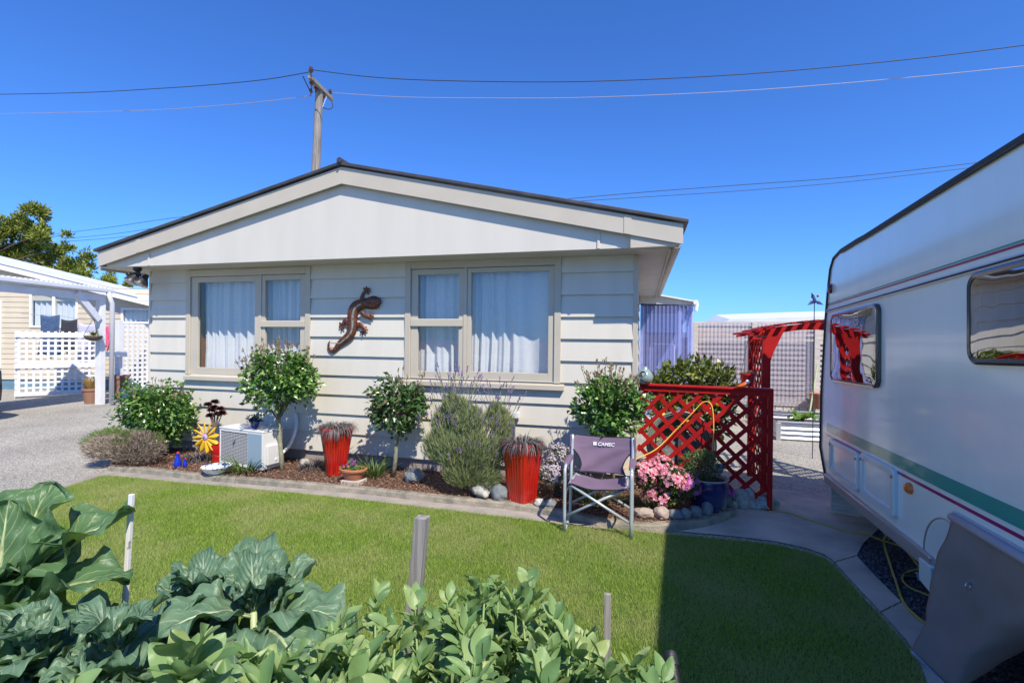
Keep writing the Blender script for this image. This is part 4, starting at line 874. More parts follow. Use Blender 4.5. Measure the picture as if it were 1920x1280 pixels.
for y in (YA,YB2):
    m=MB(); xs=[xl+(2*((ax+xr2)/2-xl))*k/26 for k in range(27)]
    for a,b in zip(xs[:-1],xs[1:]): m.hexa([(a,y-.02,az(a)-.062*min(1,.4+2*min(a-xl,1))),(b,y-.02,az(b)-.062*min(1,.4+2*min(b-xl,1))),(b,y+.02,az(b)-.062*min(1,.4+2*min(b-xl,1))),(a,y+.02,az(a)-.062*min(1,.4+2*min(a-xl,1)))],[(a,y-.02,az(a)),(b,y-.02,az(b)),(b,y+.02,az(b)),(a,y+.02,az(a))])
    m.build('curved_rafter','red_paint',arch_)
    for x,sg in ((ax,1),(xr2,-1)):
        m=MB(); q=[(x-.04*sg,y-.03,zt-.28),(x+.042*sg,y-.03,zt-.28),(x+.065*sg,y-.03,zt-.20),(x+.16*sg,y-.03,az(x+.16*sg)-.055),(x+.15*sg,y-.03,az(x+.15*sg)-.02),(x-.04*sg,y-.03,az(x)-.02)]
        m.prism(q[::sg],(0,.0095,0)); m.build('gusset','red_paint',arch_)
k=0; x=xl
while x<2*((ax+xr2)/2)-xl:
    s=(az(x+.01)-az(x-.01))/.02; d=Vector((1,0,s)).normalized(); n=Vector((-s,0,1)).normalized(); c=Vector((x,0,az(x)))+n*.012
    m=MB(); m.hexa([c-d*.022+Vector((0,YA-.10,0)),c+d*.022+Vector((0,YA-.10,0)),c+d*.022+Vector((0,YB2+.1,0)),c-d*.022+Vector((0,YB2+.1,0))],[c-d*.022+n*.018+Vector((0,YA-.10,0)),c+d*.022+n*.018+Vector((0,YA-.10,0)),c+d*.022+n*.018+Vector((0,YB2+.1,0)),c-d*.022+n*.018+Vector((0,YB2+.1,0))]); m.build('roof_batten','red_paint',arch_); x+=.105
# windmill figure on its rod above the fence
wq=FY(1527,566,7.6); wm=thing('garden_windmill','small red and blue bird whirligig on a thin rod above the red arch','whirligig',(wq.x,7.6,0))
m=MB(); m.tube([(wq.x,7.6,0),(wq.x,7.6,wq.z)],.006,6); m.build('rod','wire_dark',wm)
m=MB(); m.ball((wq.x,7.6,wq.z+.02),.035,10,(.7,.7,1.3)); m.build('body','navy',wm,smooth=True)
m=MB(); 
for sx,sz,c in ((-1,-.7,0),(.9,-.6,0),(-.5,1.1,0)): m.leaf(Vector((wq.x,7.58,wq.z+.02)),Vector((sx,-.05,sz)),Vector((0,1,0)),.12,.05)
m.build('wing','navy',wm,solid=.006)
m=MB(); m.ball((wq.x+.035,7.58,wq.z+.08),.018,8); m.build('head','red_plastic',wm,smooth=True)
# raised beds
def raised(name,label,x0,x1,y0,y1,h,seed):
    t=thing(name,label,'raised bed',((x0+x1)/2,(y0+y1)/2,0)); m=MB()
    for (ax_,ay,bx,by) in ((x0,y0,x1,y0),(x1,y0,x1,y1),(x1,y1,x0,y1),(x0,y1,x0,y0)):
        A=Vector((ax_,ay,0));B=Vector((bx,by,0));d=(B-A).normalized();nn=Vector((d.y,-d.x,0)); m.grid(lambda u,v: A.lerp(B,v)+nn*(.016*math.sin(u*h/.085*6.283))+Vector((0,0,.01+(h-.02)*u)),int(h*110),1)
    m.build('sides','galv',t,smooth=True)
    m=MB(); m.box(x0-.02,x1+.02,y0-.03,y0-.0,h-.01,h+.02); m.box(x0-.02,x1+.02,y1,y1+.03,h-.01,h+.02)
    for x in (x0,x1): m.box(x-.035,x+.035,y0-.035,y0+.0,0,h-.012)
    m.build('trim','alu',t,bevel=.004)
    m=MB(); m.box(x0+.02,x1-.02,y0+.02,y1-.02,.0,h-.06); m.build('soil','dark_soil',t); return t
ry=G(1500,827).y; rx=G(1462,827).x
raised('raised_bed','low corrugated steel raised bed on the grey gravel beyond the arch',rx,rx+2.3,ry,ry+.9,.30,1)
raised('raised_bed','second corrugated steel raised bed behind the first, along the fence',G(1442,800).x-.2,G(1442,800).x+3,10.0,10.7,.24,2)
def bigleafplant(name,label,c,n,L,W,mt,h,cat='vegetable plant',seed=0):
    random.seed(seed); t=thing(name,label,cat,c); c=Vector(c)
    m=MB()
    for i in range(n):
        a=i*2.4+U(-.3,.3); e=U(.4,1.1); d=Vector((math.cos(a),math.sin(a),e)).normalized(); cabbage(m,c+Vector((0,0,h)),d,L*U(.7,1),W*U(.8,1),seed+i,6,6)
    m.build('leaves',mt,t,smooth=True)
    m=MB(); m.tube([c,c+Vector((0,0,h+.02))],.015,6); m.build('stem','stem_pale',t); return t
def cabbage(mb,p,d,L,W,seed,nu=18,nv=12,ruf=1.0,stalk=.16,curl=1.0,st=None):
    """one broad ruffled leaf: leaves p along d, arches over, wavy margin; returns midrib points"""
    d=d.normalized(); side=d.cross(Vector((0,0,1)))
    if side.length<.05: side=Vector((1,0,0))
    side.normalize(); rib=[];q=Vector(p);dd=d.copy();N=24; step=L/N
    for k in range(N+1):
        rib.append((q.copy(),dd.copy())); q=q+dd*step; k_=k/N; dd=(dd+Vector((0,0,-1))*.05*curl*(.3+1.6*k_)).normalized()
    def at(t):
        x=t*N; i=min(int(x),N-1); f=x-i; return rib[i][0].lerp(rib[i+1][0],f), rib[i][1]
    def wid(t):
        if t<stalk: return .06
        s=(t-stalk)/(1-stalk); return max(.04,(math.sin(math.pi*min(1,(s*.93+.07))**.86)**.5))
    def fn(u,v):
        c,dr=at(u); nn=side.cross(dr).normalized(); x=(v-.5)*2; ax_=abs(x); sgn=2.0 if x>0 else 0.0
        w=W*.5*wid(u)*(1+.13*noise.noise(Vector((u*6,sgn+seed,0)))*ax_+.03*math.sin(u*27+seed+sgn)*ax_**3)
        g_=min(1,max(0,u-stalk)*5)
        r_=ruf*W*g_*((.05+.10*ax_)*noise.noise(Vector((u*5.5,x*2.6,seed)))+.11*ax_**2.2*math.sin(u*19+seed*1.7+sgn)+.045*(.3+ax_)*noise.noise(Vector((u*14,x*8,seed)))+.022*ax_**3*math.sin(u*37+seed+sgn))
        return c+side*(x*w)*(1-.10*ax_+.04*math.sin(u*25+sgn+seed)*ax_)+nn*(ax_**1.25*w*.30+r_)
    mb.grid(fn,nu,nv,uv=True)
    if st is not None:
        st.tube([at(t)[0]-side.cross(at(t)[1]).normalized()*.004*(1-t) for t in [k/8*.85 for k in range(9)]],[.0075*(1-.85*k/9)*(W/.26) for k in range(9)],6)
c=(FY(1504,812,ry+.35).x,ry+.35,.24); bigleafplant('leafy_vegetable','pale green leafy vegetable growing in the near raised bed',(c[0],c[1],.24),12,.30,.20,'fresh_leaf',.06,seed=5)
bigleafplant('leafy_vegetable','small seedling at the left end of the near raised bed',(rx+.35,ry+.3,.24),6,.16,.09,'cabbage_leaf_green',.03,seed=9)
sa=FY(1517,780,9.6);sb=FY(1533,683,10.2); m=MB(); m.tube([sa,sb],.014,6); tag(m.build('bamboo_cane','stem_pale'),'thin pale cane leaning in the raised bed against the fence','cane')
c=FY(1536,752,10.9); m=MB(); m.lathe([(.10,-.15),(.17,.12),(.18,.16),(.16,.16)],16,c); tag(m.build('wall_pot','terracotta',smooth=2),'terracotta pot hung on the fence beside the caravan','plant pot')
random.seed(21)
BZ=.055
def smooth_path(pts,n=3):
    out=[]
    for i in range(len(pts)-1):
        p0=pts[max(i-1,0)];p1=pts[i];p2=pts[i+1];p3=pts[min(i+2,len(pts)-1)]
        for j in range(n):
            u=j/n; out.append(tuple(.5*((2*p1[q])+(-p0[q]+p2[q])*u+(2*p0[q]-5*p1[q]+4*p2[q]-p3[q])*u*u+(-p0[q]+3*p1[q]-3*p2[q]+p3[q])*u**3) for q in range(len(p1))))
    out.append(pts[-1]); return out
# ================================================================ heat pump outdoor unit
ac=thing('heat_pump_unit','white outdoor heat pump unit with a wide grille standing on the bed against the wall','heat pump',(-4.62,4.9,BZ))
fl=G(411,868,BZ+.03); frr=G(486,881,BZ+.03); an=math.degrees(math.atan2(frr.y-fl.y,frr.x-fl.x)); Wd=(frr-fl).length+.05; AH=AD(411,799,(fl-CAM).dot(CF)).z-BZ-.03; AD_=.27
TA_=Matrix.Translation((fl.x,fl.y,BZ+.03))@Matrix.Rotation(RAD(an),4,'Z')
gw=Wd*.66
m=MB(TA_); m.box(0,gw,.03,AD_,0,AH-.02); m.box(gw,Wd,.0,AD_,0,AH-.02); m.box(-.004,Wd+.004,-.004,AD_+.004,AH-.02,AH); m.box(0,.018,0,.03,0,AH-.02); m.box(.018,gw,0,.03,0,.03); m.box(.018,gw,0,.03,AH-.05,AH-.02); m.build('casing','ac_white',ac,bevel=.006)
m=MB(TA_); m.box(.018,gw,.022,.0295,.03,AH-.05); m.build('dark_core','grille_dark',ac)
m=MB(TA_)
z=.04
while z<AH-.055: m.box(.018,gw-.002,.004,.009,z,z+.007); z+=.0165
x=.03; 
while x<gw-.01: m.box(x,x+.005,.0095,.014,.03,AH-.05); x+=.028
m.build('grille','grille_wire',ac)
m=MB(TA_); m.box(gw+.012,Wd-.012,-.004,.0005,.02,AH-.035); m.build('service_panel','ac_grey',ac,bevel=.003)
m=MB(TA_); m.box(Wd+.001,Wd+.035,.04,.23,.05,AH*.62); m.build('valve_cover','ac_white',ac,bevel=.008)
m=MB(); a=TA_@Vector((Wd+.03,.14,.10))
q=[tuple(a),tuple(FY(540,838,5.08)),tuple(FY(551,815,5.17)),tuple(FY(556,795,5.235)),tuple(FY(555,775,5.26))]
m.tube([Vector(p) for p in smooth_path(q,5)],.020,10); m.build('pipe','white_metal',ac,smooth=True)
# white cover board on the wall above the unit
m=MB(); a=FY(373,787,YW-.02); b=FY(560,790,YW-.02); 
c=TA_@Vector((Wd*.62,.12,AH)); t=thing('blue_flower_pot','small pot of blue flowers standing on top of the heat pump','plant pot',c)
m=MB(); m.lathe([(.035,0),(.05,.06),(.052,.07)],16,c); m.build('pot','cobalt_glaze',t,smooth=2)
m=MB()
for i in range(60): m.leaf(c+Vector((U(-.04,.04),U(-.04,.04),.06+U(0,.05))),rdir(.3),rdir(1),.05,.03)
m.build('flowers','blue_bloom',t)
m=MB()
for i in range(50): m.leaf(c+Vector((U(-.07,.07),U(-.07,.07),.07+U(0,.07))),rdir(.3),rdir(1),.05,.025)
m.build('leaves','rose_leaf',t)
# ================================================================ plants
def rose(name,label,c,trunk_h,crown_c,rx,rz,n,lf,mt,buds=40,seed=1,trunk_r=.022,cat='rose bush',leanx=0,ry=None,low=0):
    random.seed(seed); t=thing(name,label,cat,c); c=Vector(c); cc=Vector(crown_c); rx=rx*.86; ry=ry or rx*.8
    m=MB(); top=Vector((cc.x-leanx,cc.y,trunk_h)); 
    if trunk_r: m.tube([c,c.lerp(top,.35)+Vector((.006,0,0)),c.lerp(top,.7)+Vector((-.004,0,0)),top,top+Vector((0,0,.03))],[trunk_r*1.15,trunk_r,trunk_r,trunk_r*1.3,trunk_r],8); m.build('trunk','rose_trunk',t,smooth=True)
    m=MB(); tips=[]
    clumps=[]
    for i in range(26):
        v=rdir(.15); rr_=U(.45,1)**.6; q=cc+Vector((v.x*rx,v.y*ry,v.z*rz))*rr_*(1+.18*noise.noise(v*2+Vector((seed,0,0)))); st=top if trunk_r else c+Vector((U(-.08,.08),U(-.06,.06),0)); md=st.lerp(q,.5)+Vector((0,0,.04))
        m.tube([st,md,q],[.007,.005,.003],5); clumps.append(q)
    for i in range(buds):
        v=rdir(.9); v.z=abs(v.z)*1.0+.2; v.normalize(); q=cc+Vector((v.x*rx,v.y*ry,v.z*rz))*U(.8,1.0); e=q+Vector((v.x*.5,v.y*.4,1)).normalized()*U(.08,.24); m.tube([q,e],.0024,4); tips.append(e)
    m.build('branches','twig',t)
    m=MB()
    for i in range(int(n*2.1)):
        if i%3==0: v=rdir(.1); k=U(.0,1)**.45; q=cc+Vector((v.x*rx,v.y*ry,v.z*rz))*k*(1+.22*noise.noise(v*2.3+Vector((seed,3,0))))
        else: q=random.choice(clumps)+rdir()*U(0,rx*.42)
        if q.z<low: q.z=low+U(0,.1)
        d=(q-cc); d.z=d.z*.4-U(0,.05); d=(d.normalized()+rdir()*.8).normalized(); m.leaf(q,d,rdir(.9),lf*U(.75,1.3),lf*U(.55,.8),U(.1,.3),U(0,.3))
    for i in range(22):
        v=rdir(.35); q=cc+Vector((v.x*rx,v.y*ry,v.z*rz))*.85; d=(Vector((v.x,v.y*.7,v.z*.6+.5))).normalized(); Ls=U(.08,.20)
        for j in range(9): p=q+d*(Ls*j/8)+Vector((0,0,-.02*(j/8)**2)); m.leaf(p,(rdir()*.9+d*.6).normalized(),rdir(1.0),lf*U(.6,1.0),lf*.5,.2,.2)
    m.build('foliage',mt,t)
    m=MB()
    for e in tips:
        for j in range(5): m.leaf(e+Vector((U(-.012,.012),U(-.012,.012),U(-.04,.0))),(Vector((U(-.6,.6),U(-.6,.6),1))).normalized(),rdir(),.045,.015)
    if tips: m.build('buds','bud_tip',t)
    return t
def P_(px,py,Y): return FY(px,py,Y)
def span(a,b,py,Y): return (FY(b,py,Y).x-FY(a,py,Y).x)/2
g=lambda px,py: G(px,py,BZ)
# left rose mass
rose('rose_bush','wide leafy rose bush with yellow buds at the left end of the house wall',(P_(295,850,5.0).x,5.0,BZ),0,P_(295,778,4.98),span(225,365,780,4.98),.30,1500,.065,'rose_leaf',26,3,0,'rose bush',0,.3,.1)
rose('standard_rose','tall standard rose with full leafy head and long buds before the left window',g(529,882),P_(528,790,4.8).z,P_(523,716,4.82),span(458,590,716,4.82),P_(523,668,4.82).z-P_(523,716,4.82).z+.04,1350,.062,'rose_leaf',60,5,.024)
rose('standard_rose','small standard rose with round dark leaves on a pale mossy trunk between the two windows',g(737,893),P_(741,805,4.93).z,P_(747,762,4.93),span(697,800,762,4.93),P_(747,715,4.93).z-P_(747,762,4.93).z,620,.066,'rose_leaf_dark',10,8,.024)
rose('standard_rose','leafy standard rose with budding tips on the wall behind the camp chair',g(1150,920),P_(1150,825,4.82).z,P_(1143,772,4.82),span(1078,1208,772,4.82),P_(1143,725,4.82).z-P_(1143,772,4.82).z+.05,1150,.062,'rose_leaf',50,11,.022)
def needle_shrub(name,label,c,lobes,n,L,W,mt,cat,seed,dry=None,spikes=0,stems=True,spread=.5):
    random.seed(seed); t=thing(name,label,cat,c); c=Vector(c); m=MB(); d2=MB(); base=c+Vector((0,0,.02)); tw=MB()
    for (q,rx,ry,rz,w) in lobes:
        for i in range(int(n*w)):
            v=rdir(.2); k=U(.2,1)**.5; p=q+Vector((v.x*rx,v.y*ry,v.z*rz))*k*(1+.15*noise.noise(v*3+Vector((seed,0,0)))); 
            if p.z<c.z+.02: p.z=c.z+U(.02,.08)
            d=((p-base).normalized()+rdir()*spread+Vector((0,0,.35))).normalized()
            tgt=m
            if dry and noise.noise(p*3.5+Vector((seed,0,0)))+(dry-(p.z-c.z))*5>0.1: tgt=d2
            for j in range(3): tgt.blade(p+rdir()*.012,(d+rdir()*.35).normalized(),rdir(),L*U(.6,1.2),W,.06,2)
        for i in range(10): v=rdir(.5); tw.tube([base,base.lerp(q,.5)+v*.03,q+Vector((v.x*rx,v.y*ry,v.z*rz))*.6],[.008,.006,.003],5)
    tw.build('stems','twig',t); m.build('foliage',mt,t)
    if d2.v: d2.build('dry_twigs','heather_dry',t)
    if spikes:
        m=MB(); s=MB()
        for i in range(spikes):
            q,rx,ry,rz,w=random.choice(lobes); v=rdir(.6); v.z=abs(v.z); p=q+Vector((v.x*rx,v.y*ry,v.z*rz))*.8; d=(Vector((v.x*.55,v.y*.4,1))+rdir()*.12).normalized(); e=p+d*U(.16,.34)
            s.tube([p,e],.0022,4)
            for j in range(14): m.leaf(e+d*(.0045*j),(d+rdir()*.7).normalized(),rdir(),.018,.011)
        s.build('flower_stalks','lavender_leaf',t); m.build('flower_spikes','lavender_spike',t)
    return t
Yh=4.5
hc=g(235,868); 
needle_shrub('heather_shrub','rounded heather shrub, green on top, dry brown below, at the bed end',hc+Vector((0,.12,0)),[(P_(205,835,Yh),span(172,240,835,Yh),.25,.20,1),(P_(255,838,Yh-.02),span(210,302,838,Yh),.24,.19,1)],2300,.055,.004,'heather_green','heather shrub',31,dry=.36,spread=.6)
Yl=4.62
lc=Vector((P_(870,880,Yl).x,Yl,BZ))
needle_shrub('lavender_bush','large lavender bush with purple flower spikes under the right window',lc,[(P_(px,py,Yl+dy),rx,.11,rz,w) for px,py,dy,rx,rz,w in ((835,800,.05,.13,.20,.6),(862,785,.0,.13,.20,.6),(885,800,-.03,.13,.20,.6),(820,840,-.02,.14,.16,.5),(850,850,-.08,.17,.18,.7),(890,850,-.1,.17,.19,.7),(925,850,-.03,.14,.16,.5),(928,785,.06,.09,.15,.35),(942,800,.08,.10,.16,.35),(870,895,-.1,.20,.10,.6),(910,895,-.08,.15,.10,.4),(845,760,.03,.08,.10,.2))],1900,.065,.0042,'lavender_leaf','lavender bush',33,spikes=190,spread=.34)
def grassy(name,label,c,n,L,W,mt,droop,cat,seed,up=(.5,1.5),zr=0,r=.05,parent=None,seg=5):
    random.seed(seed); c=Vector(c); m=MB()
    for i in range(n):
        a=U(0,6.28); rr_=r*math.sqrt(U(0,1)); m.blade(c+Vector((rr_*math.cos(a),rr_*math.sin(a),zr)),Vector((math.cos(a)+U(-.3,.3),math.sin(a)+U(-.3,.3),U(*up))),Vector((0,0,1)),L*U(.6,1.15),W,droop*U(.6,1.4),seg)
    if parent is not None: return m.build(name,mt,parent)
    return tag(m.build(name,mt,origin=c),label,cat)
# tall red fluted planters with black mondo grass
def planter(c,h,rt,rb,label,seed,rotd=0):
    t=thing('tall_planter',label,'planter',c,'tall red fluted planters in the flower bed'); c=Vector(c); m=MB(); n=180
    def flt(tt,z):
        a=tt-RAD(rotd); sqr=(abs(math.cos(a))**5+abs(math.sin(a))**5)**(-.2); return .9*sqr*(1+.030*(abs(math.cos(tt*15))**.6*2-1))
    pr=[(.001,0),(rb,0)]+[(rb+(rt-rb)*(k/12)**1.15,.02+(h-.05)*k/12) for k in range(13)]+[(rt*1.02,h-.01),(rt*1.0,h),(rt*.86,h),(rt*.84,h-.05)]
    m.lathe(pr,n,c,fl=flt,cap=False); m.build('pot','red_glaze',t,smooth=True)
    m=MB(); m.lathe([(.001,h-.045),(rt*.9,h-.045)],20,c,cap=False); m.build('soil','dark_soil',t)
    grassy('mondo_grass','',c+Vector((0,0,h-.02)),700,.18,.005,'black_grass',.55,'',seed,(.3,2.0),0,rt*.85,t,6)
    return t
cA=P_(637,896,4.78); y1=4.84; planter((P_(630,850,y1).x,y1,BZ),P_(630,799,y1).z-BZ,span(600,661,810,y1)*.86,span(616,651,890,y1)*.88,'tall red fluted planter with black grass, left of the small standard rose',51,-45)
y2=4.56; planter((P_(980,850,y2).x,y2,BZ-.03),P_(980,828,y2).z-BZ+.03,span(942,1019,840,y2)*.86,span(952,1007,940,y2)*.84,'tall red fluted planter with black grass, beside the lavender bush at the kerb',52,-25)
# strappy and black grasses in the bed
grassy('strap_leaf_clump','green strap-leaved clump in front of the heat pump, spilling over the kerb',g(452,886)+Vector((0,.05,0)),110,.34,.011,'strap_leaf',.22,'bulb plant',61,(.6,1.8),0,.14)
grassy('strap_leaf_clump','dark green grassy clump between the terracotta bowl and the mossy trunk',g(703,893),90,.30,.010,'strap_leaf',.14,'bulb plant',62,(1,2.5),0,.09)
grassy('strap_leaf_clump','thin strap-leaved clump growing behind the legs of the camping chair',g(1110,950)+Vector((0,.12,0)),90,.30,.009,'strap_leaf',.2,'bulb plant',63,(.7,2),0,.12)
grassy('strap_leaf_clump','pale green strap-leaved clump between the chair and the pink azalea',g(1205,955)+Vector((0,.1,0)),46,.28,.010,'strap_leaf',.3,'bulb plant',64,(.5,1.5),0,.08)
grassy('black_mondo_grass','black grass tuft on the ground beside the left red planter',g(583,878)+Vector((0,.02,0)),330,.19,.005,'black_grass',.4,'ornamental grass',65,(.5,2),0,.07)
grassy('black_mondo_grass','black grass tuft behind the blue bird ornaments',g(368,862)+Vector((0,.0,0)),360,.20,.005,'black_grass',.4,'ornamental grass',66,(.5,2),0,.08)
# black aeonium on bare stems
t=thing('black_aeonium','dark maroon rosette plant on bare stems against the wall left of the heat pump','succulent',g(404,862)); random.seed(71); c=ORG[t.name]; m=MB(); l=MB()
for (px,py) in ((390,758),(403,753),(397,768),(413,766),(408,776),(394,779),(417,774),(402,764)):
    e=P_(px,py,5.02); s=P_(402,808,5.02); m.tube([c,s,s.lerp(e,.6)+Vector((0,0,-.01)),e],[.012,.011,.007,.005],6)
    for i in range(60): a=i*2.4; v=Vector((math.cos(a),math.sin(a)-.2,-.5+i*.03)).normalized(); l.leaf(e,v,Vector((0,-.5,1)),.072-.0006*i,.034,.15,-.1)
m.build('stems','twig',t); l.build('rosettes','aeonium',t)
# pale flowering shrub, azalea
def bloom(name,label,c,lobes,nl,nf,lm,fm,ls,fs,cat,seed,fm2=None,split=None,petals=5,top=.0):
    random.seed(seed); t=thing(name,label,cat,c); m=MB(); f=MB(); f2=MB(); s=MB(); c=Vector(c)
    for (q,rx,ry,rz,w) in lobes:
        for i in range(int(nl*w)): v=rdir(); p=q+Vector((v.x*rx,v.y*ry,v.z*rz))*U(.1,1)**.5*.95; p.z=max(p.z,c.z+.01); m.leaf(p,(rdir(.3)+v*.6).normalized(),rdir(.6),ls*U(.7,1.2),ls*.4)
        cl=[]
        for i in range(int(nf*w/5)+1): v=rdir(.35); v.y-=.25; v.normalize(); cl.append(v)
        for i in range(int(nf*w)):
            v=(random.choice(cl)+rdir()*.28).normalized()
            if v.z<top-.45 or noise.noise(v*2.6+q*4)<-.12: continue
            p=q+Vector((v.x*rx,v.y*ry,v.z*rz))*U(.88,1.08); p.z=max(p.z,c.z+.02); n=(v+rdir()*.4).normalized(); x=n.orthogonal().normalized(); y=n.cross(x); tg=f2 if (fm2 and p.x>split+U(-.05,.05)) else f
            for k in range(petals): a=6.283*k/petals; d=(x*math.cos(a)+y*math.sin(a)+n*.35).normalized(); tg.leaf(p,d,n,fs*U(.8,1.1),fs*.75,.1,.1)
        for i in range(8): v=rdir(.5); s.tube([c+Vector((U(-.03,.03),0,0)),q+Vector((v.x*rx,v.y*ry,v.z*rz))*.6],[.006,.003],4)
    s.build('stems','twig',t); m.build('foliage',lm,t); f.build('flowers',fm,t)
    if f2.v: f2.build('magenta_flowers',fm2,t)
    return t
ya=4.62
bloom('pale_flowering_shrub','shrub of tiny pale lilac flowers between the right red planter and the chair',g(1040,935)+Vector((0,.1,0)),[(P_(1040,885,4.68),span(1010,1072,885,4.68),.17,.15,1),(P_(1085,900,4.75),.13,.14,.13,.5),(P_(1048,855,4.8),.13,.12,.13,.6)],800,620,'pale_foliage','pale_flower',.03,.013,'flowering shrub',81,petals=4)
bloom('pink_azalea','azalea covered in coral pink flowers in front of the trellis',(P_(1235,930,ya).x,ya,BZ),[(P_(1212,890,ya),.13,.14,.13,.8),(P_(1240,880,ya+.03),.11,.12,.12,.6),(P_(1262,900,ya-.05),.14,.14,.12,.7),(P_(1292,912,ya-.05),.10,.12,.09,.4),(P_(1245,930,ya),.20,.15,.10,.5)],2000,620,'azalea_leaf','azalea_flower',.035,.021,'azalea',82,'magenta_flower',P_(1287,900,ya).x)
bloom('magenta_flowers_clump','clump of small magenta flowers between the blue pot and the pale stones',g(1372,938)+Vector((0,.05,0)),[(P_(1371,930,4.95),.06,.06,.06,1)],90,60,'azalea_leaf','magenta_flower',.025,.014,'flowering plant',83)
# blue glazed pot with shrub
bp=Vector((P_(1326,930,4.78).x,4.80,BZ)); t=thing('blue_glazed_pot','large dark blue glazed pot with pale rim and small shrub by the trellis','plant pot',bp); rt=span(1286,1367,890,4.80); hh=P_(1326,893,4.80).z-BZ
m=MB(); m.lathe([(.001,0),(rt*.62,0),(rt*.80,hh*.25),(rt*.97,hh*.6),(rt*.985,hh*.78),(rt*.93,hh*.9),(rt*.94,hh*.95),(rt*.9,hh*.97)],36,bp,cap=False); m.build('pot','cobalt_glaze',t,smooth=True)
m=MB(); m.lathe([(rt*.94,hh*.95),(rt*1.0,hh*.965),(rt*1.01,hh*.995),(rt*.96,hh),(rt*.88,hh*.98),(rt*.86,hh*.9)],36,bp,cap=False); m.build('rim','rim_clay',t,smooth=True)
m=MB(); m.lathe([(.001,hh*.9),(rt*.9,hh*.9)],20,bp,cap=False); m.build('soil','dark_soil',t)
random.seed(91); m=MB(); s=MB(); q0=P_(1315,872,4.82)
for i in range(1100):
    v=rdir(.2); p=q0+Vector((v.x*.19,v.y*.16,v.z*.14))*U(.1,1)**.5; m.leaf(p,(v+rdir()*.7).normalized(),rdir(.5),.032,.014)
for i in range(12): v=rdir(.5); s.tube([bp+Vector((0,0,hh*.9)),q0+v*.13],[.006,.003],4)
s.build('stems','twig',t); m.build('foliage','rose_leaf_dark',t)
c=P_(1349,884,4.76); t=thing('bird_ornament','small pale stone bird sitting on the rim of the blue pot','ornament',c); m=MB(); m.ball(c+Vector((0,0,.02)),.035,12,(1,.8,1.0)); m.ball(c+Vector((.008,-.01,.06)),.02,10); m.tube([c+Vector((.0,-.028,.06)),c+Vector((.0,-.045,.057))],[.005,.001],6); m.build('body','rock_grey',t,smooth=True)
# terracotta bowl of pansies
c=g(660,905)+Vector((0,.02,0)); t=thing('terracotta_bowl','oval terracotta bowl of purple pansies on a wooden block in the bed','plant pot',c)
m=MB(); m.box(c.x-.10,c.x+.12,c.y-.08,c.y+.08,BZ-.01,BZ+.035); m.build('wooden_block','fence_wood',t,bevel=.004)
m=MB(); q=c+Vector((0,0,.037)); m.lathe([(.09,0),(.115,.03),(.14,.085),(.165,.095),(.17,.115),(.155,.12),(.14,.10)],28,q,sx=.92,sy=.7,cap=False); m.lathe([(.001,.09),(.145,.09)],20,q,sx=.92,sy=.7,cap=False); m.build('bowl','terracotta',t,smooth=2)
m=MB(); f=MB()
for i in range(130): m.leaf(q+Vector((U(-.11,.11),U(-.07,.07),.09+U(0,.04))),rdir(.5),rdir(.8),.035,.02)
for i in range(9):
    p=q+Vector((U(-.11,.05),U(-.05,.05),.13+U(0,.06))); n=Vector((U(-.4,.4),-1,.4)).normalized(); x=n.orthogonal().normalized();y=n.cross(x); m.blade(p-Vector((0,0,.06)),Vector((0,0,1)),Vector((0,1,0)),.06,.004,0,2)
    for k in range(5): a=6.283*k/5; f.leaf(p,(x*math.cos(a)+y*math.sin(a)).normalized(),n,.022,.02)
m.build('foliage','rose_leaf',t); f.build('flowers','pansy',t)
# blue and white bowl
c=g(398,892)+Vector((0,.05,0)); m=MB(); m.lathe([(.001,0),(.06,0),(.065,.012),(.12,.05),(.148,.095),(.155,.10),(.148,.10),(.11,.05),(.05,.02),(.001,.018)],36,c,cap=False); tag(m.build('porcelain_bowl','porcelain',smooth=True),'blue and white patterned porcelain bowl on the soil at the kerb','bowl')
# pinwheel daisy
cc_=P_(386,819,4.75); gb=Vector((cc_.x,4.77,BZ)); t=thing('daisy_pinwheel','yellow metal daisy pinwheel with a lilac centre on a stake in the bed','garden ornament',gb)
m=MB(); m.tube([gb,Vector((cc_.x,4.77,cc_.z))],.005,6); m.build('stake','steel',t)
for k in range(12):
    a=6.283*k/12+.15; d=Vector((math.cos(a),0,math.sin(a))); x=Vector((-math.sin(a),0,math.cos(a))); m=MB()
    R0=.03;R1=span(362,411,819,4.75)*.98; pts=[]
    for s,w in ((0,.010),(.25,.018),(.55,.026),(.8,.024),(.95,.013),(1,.0)): pts.append((cc_+d*(R0+(R1-R0)*s),w))
    m.grid(lambda u,v: (lambda p,w,i:p+x*w*(v*2-1)+Vector((0,-.012*(1-(v*2-1)**2)+.012*(v*2-1),0)))(*(pts[min(int(u*5+.001),5)]+(0,))),5,4); m.build('petal','yellow_tin',t,smooth=True,solid=.002)
m=MB(Matrix.Translation(cc_+Vector((0,-.012,0)))@Matrix.Rotation(RAD(90),4,'X')); m.lathe([(.001,.012),(.03,.010),(.042,.0),(.001,-.004)],24,cap=False); m.build('centre','lilac_tin',t,smooth=True)
m=MB(); m.ball(cc_+Vector((0,-.028,0)),.007,8); m.build('pin','black_plastic',t)
# red pot
c=g(398,872)+Vector((.0,.12,0)); m=MB(); m.lathe([(.001,0),(.085,0),(.10,.10),(.105,.13),(.12,.16),(.125,.24),(.115,.24),(.10,.14)],20,c,cap=False); tag(m.build('red_pot','red_plastic',smooth=2),'plain red plastic pot tucked behind the daisy pinwheel and the heat pump','plant pot')
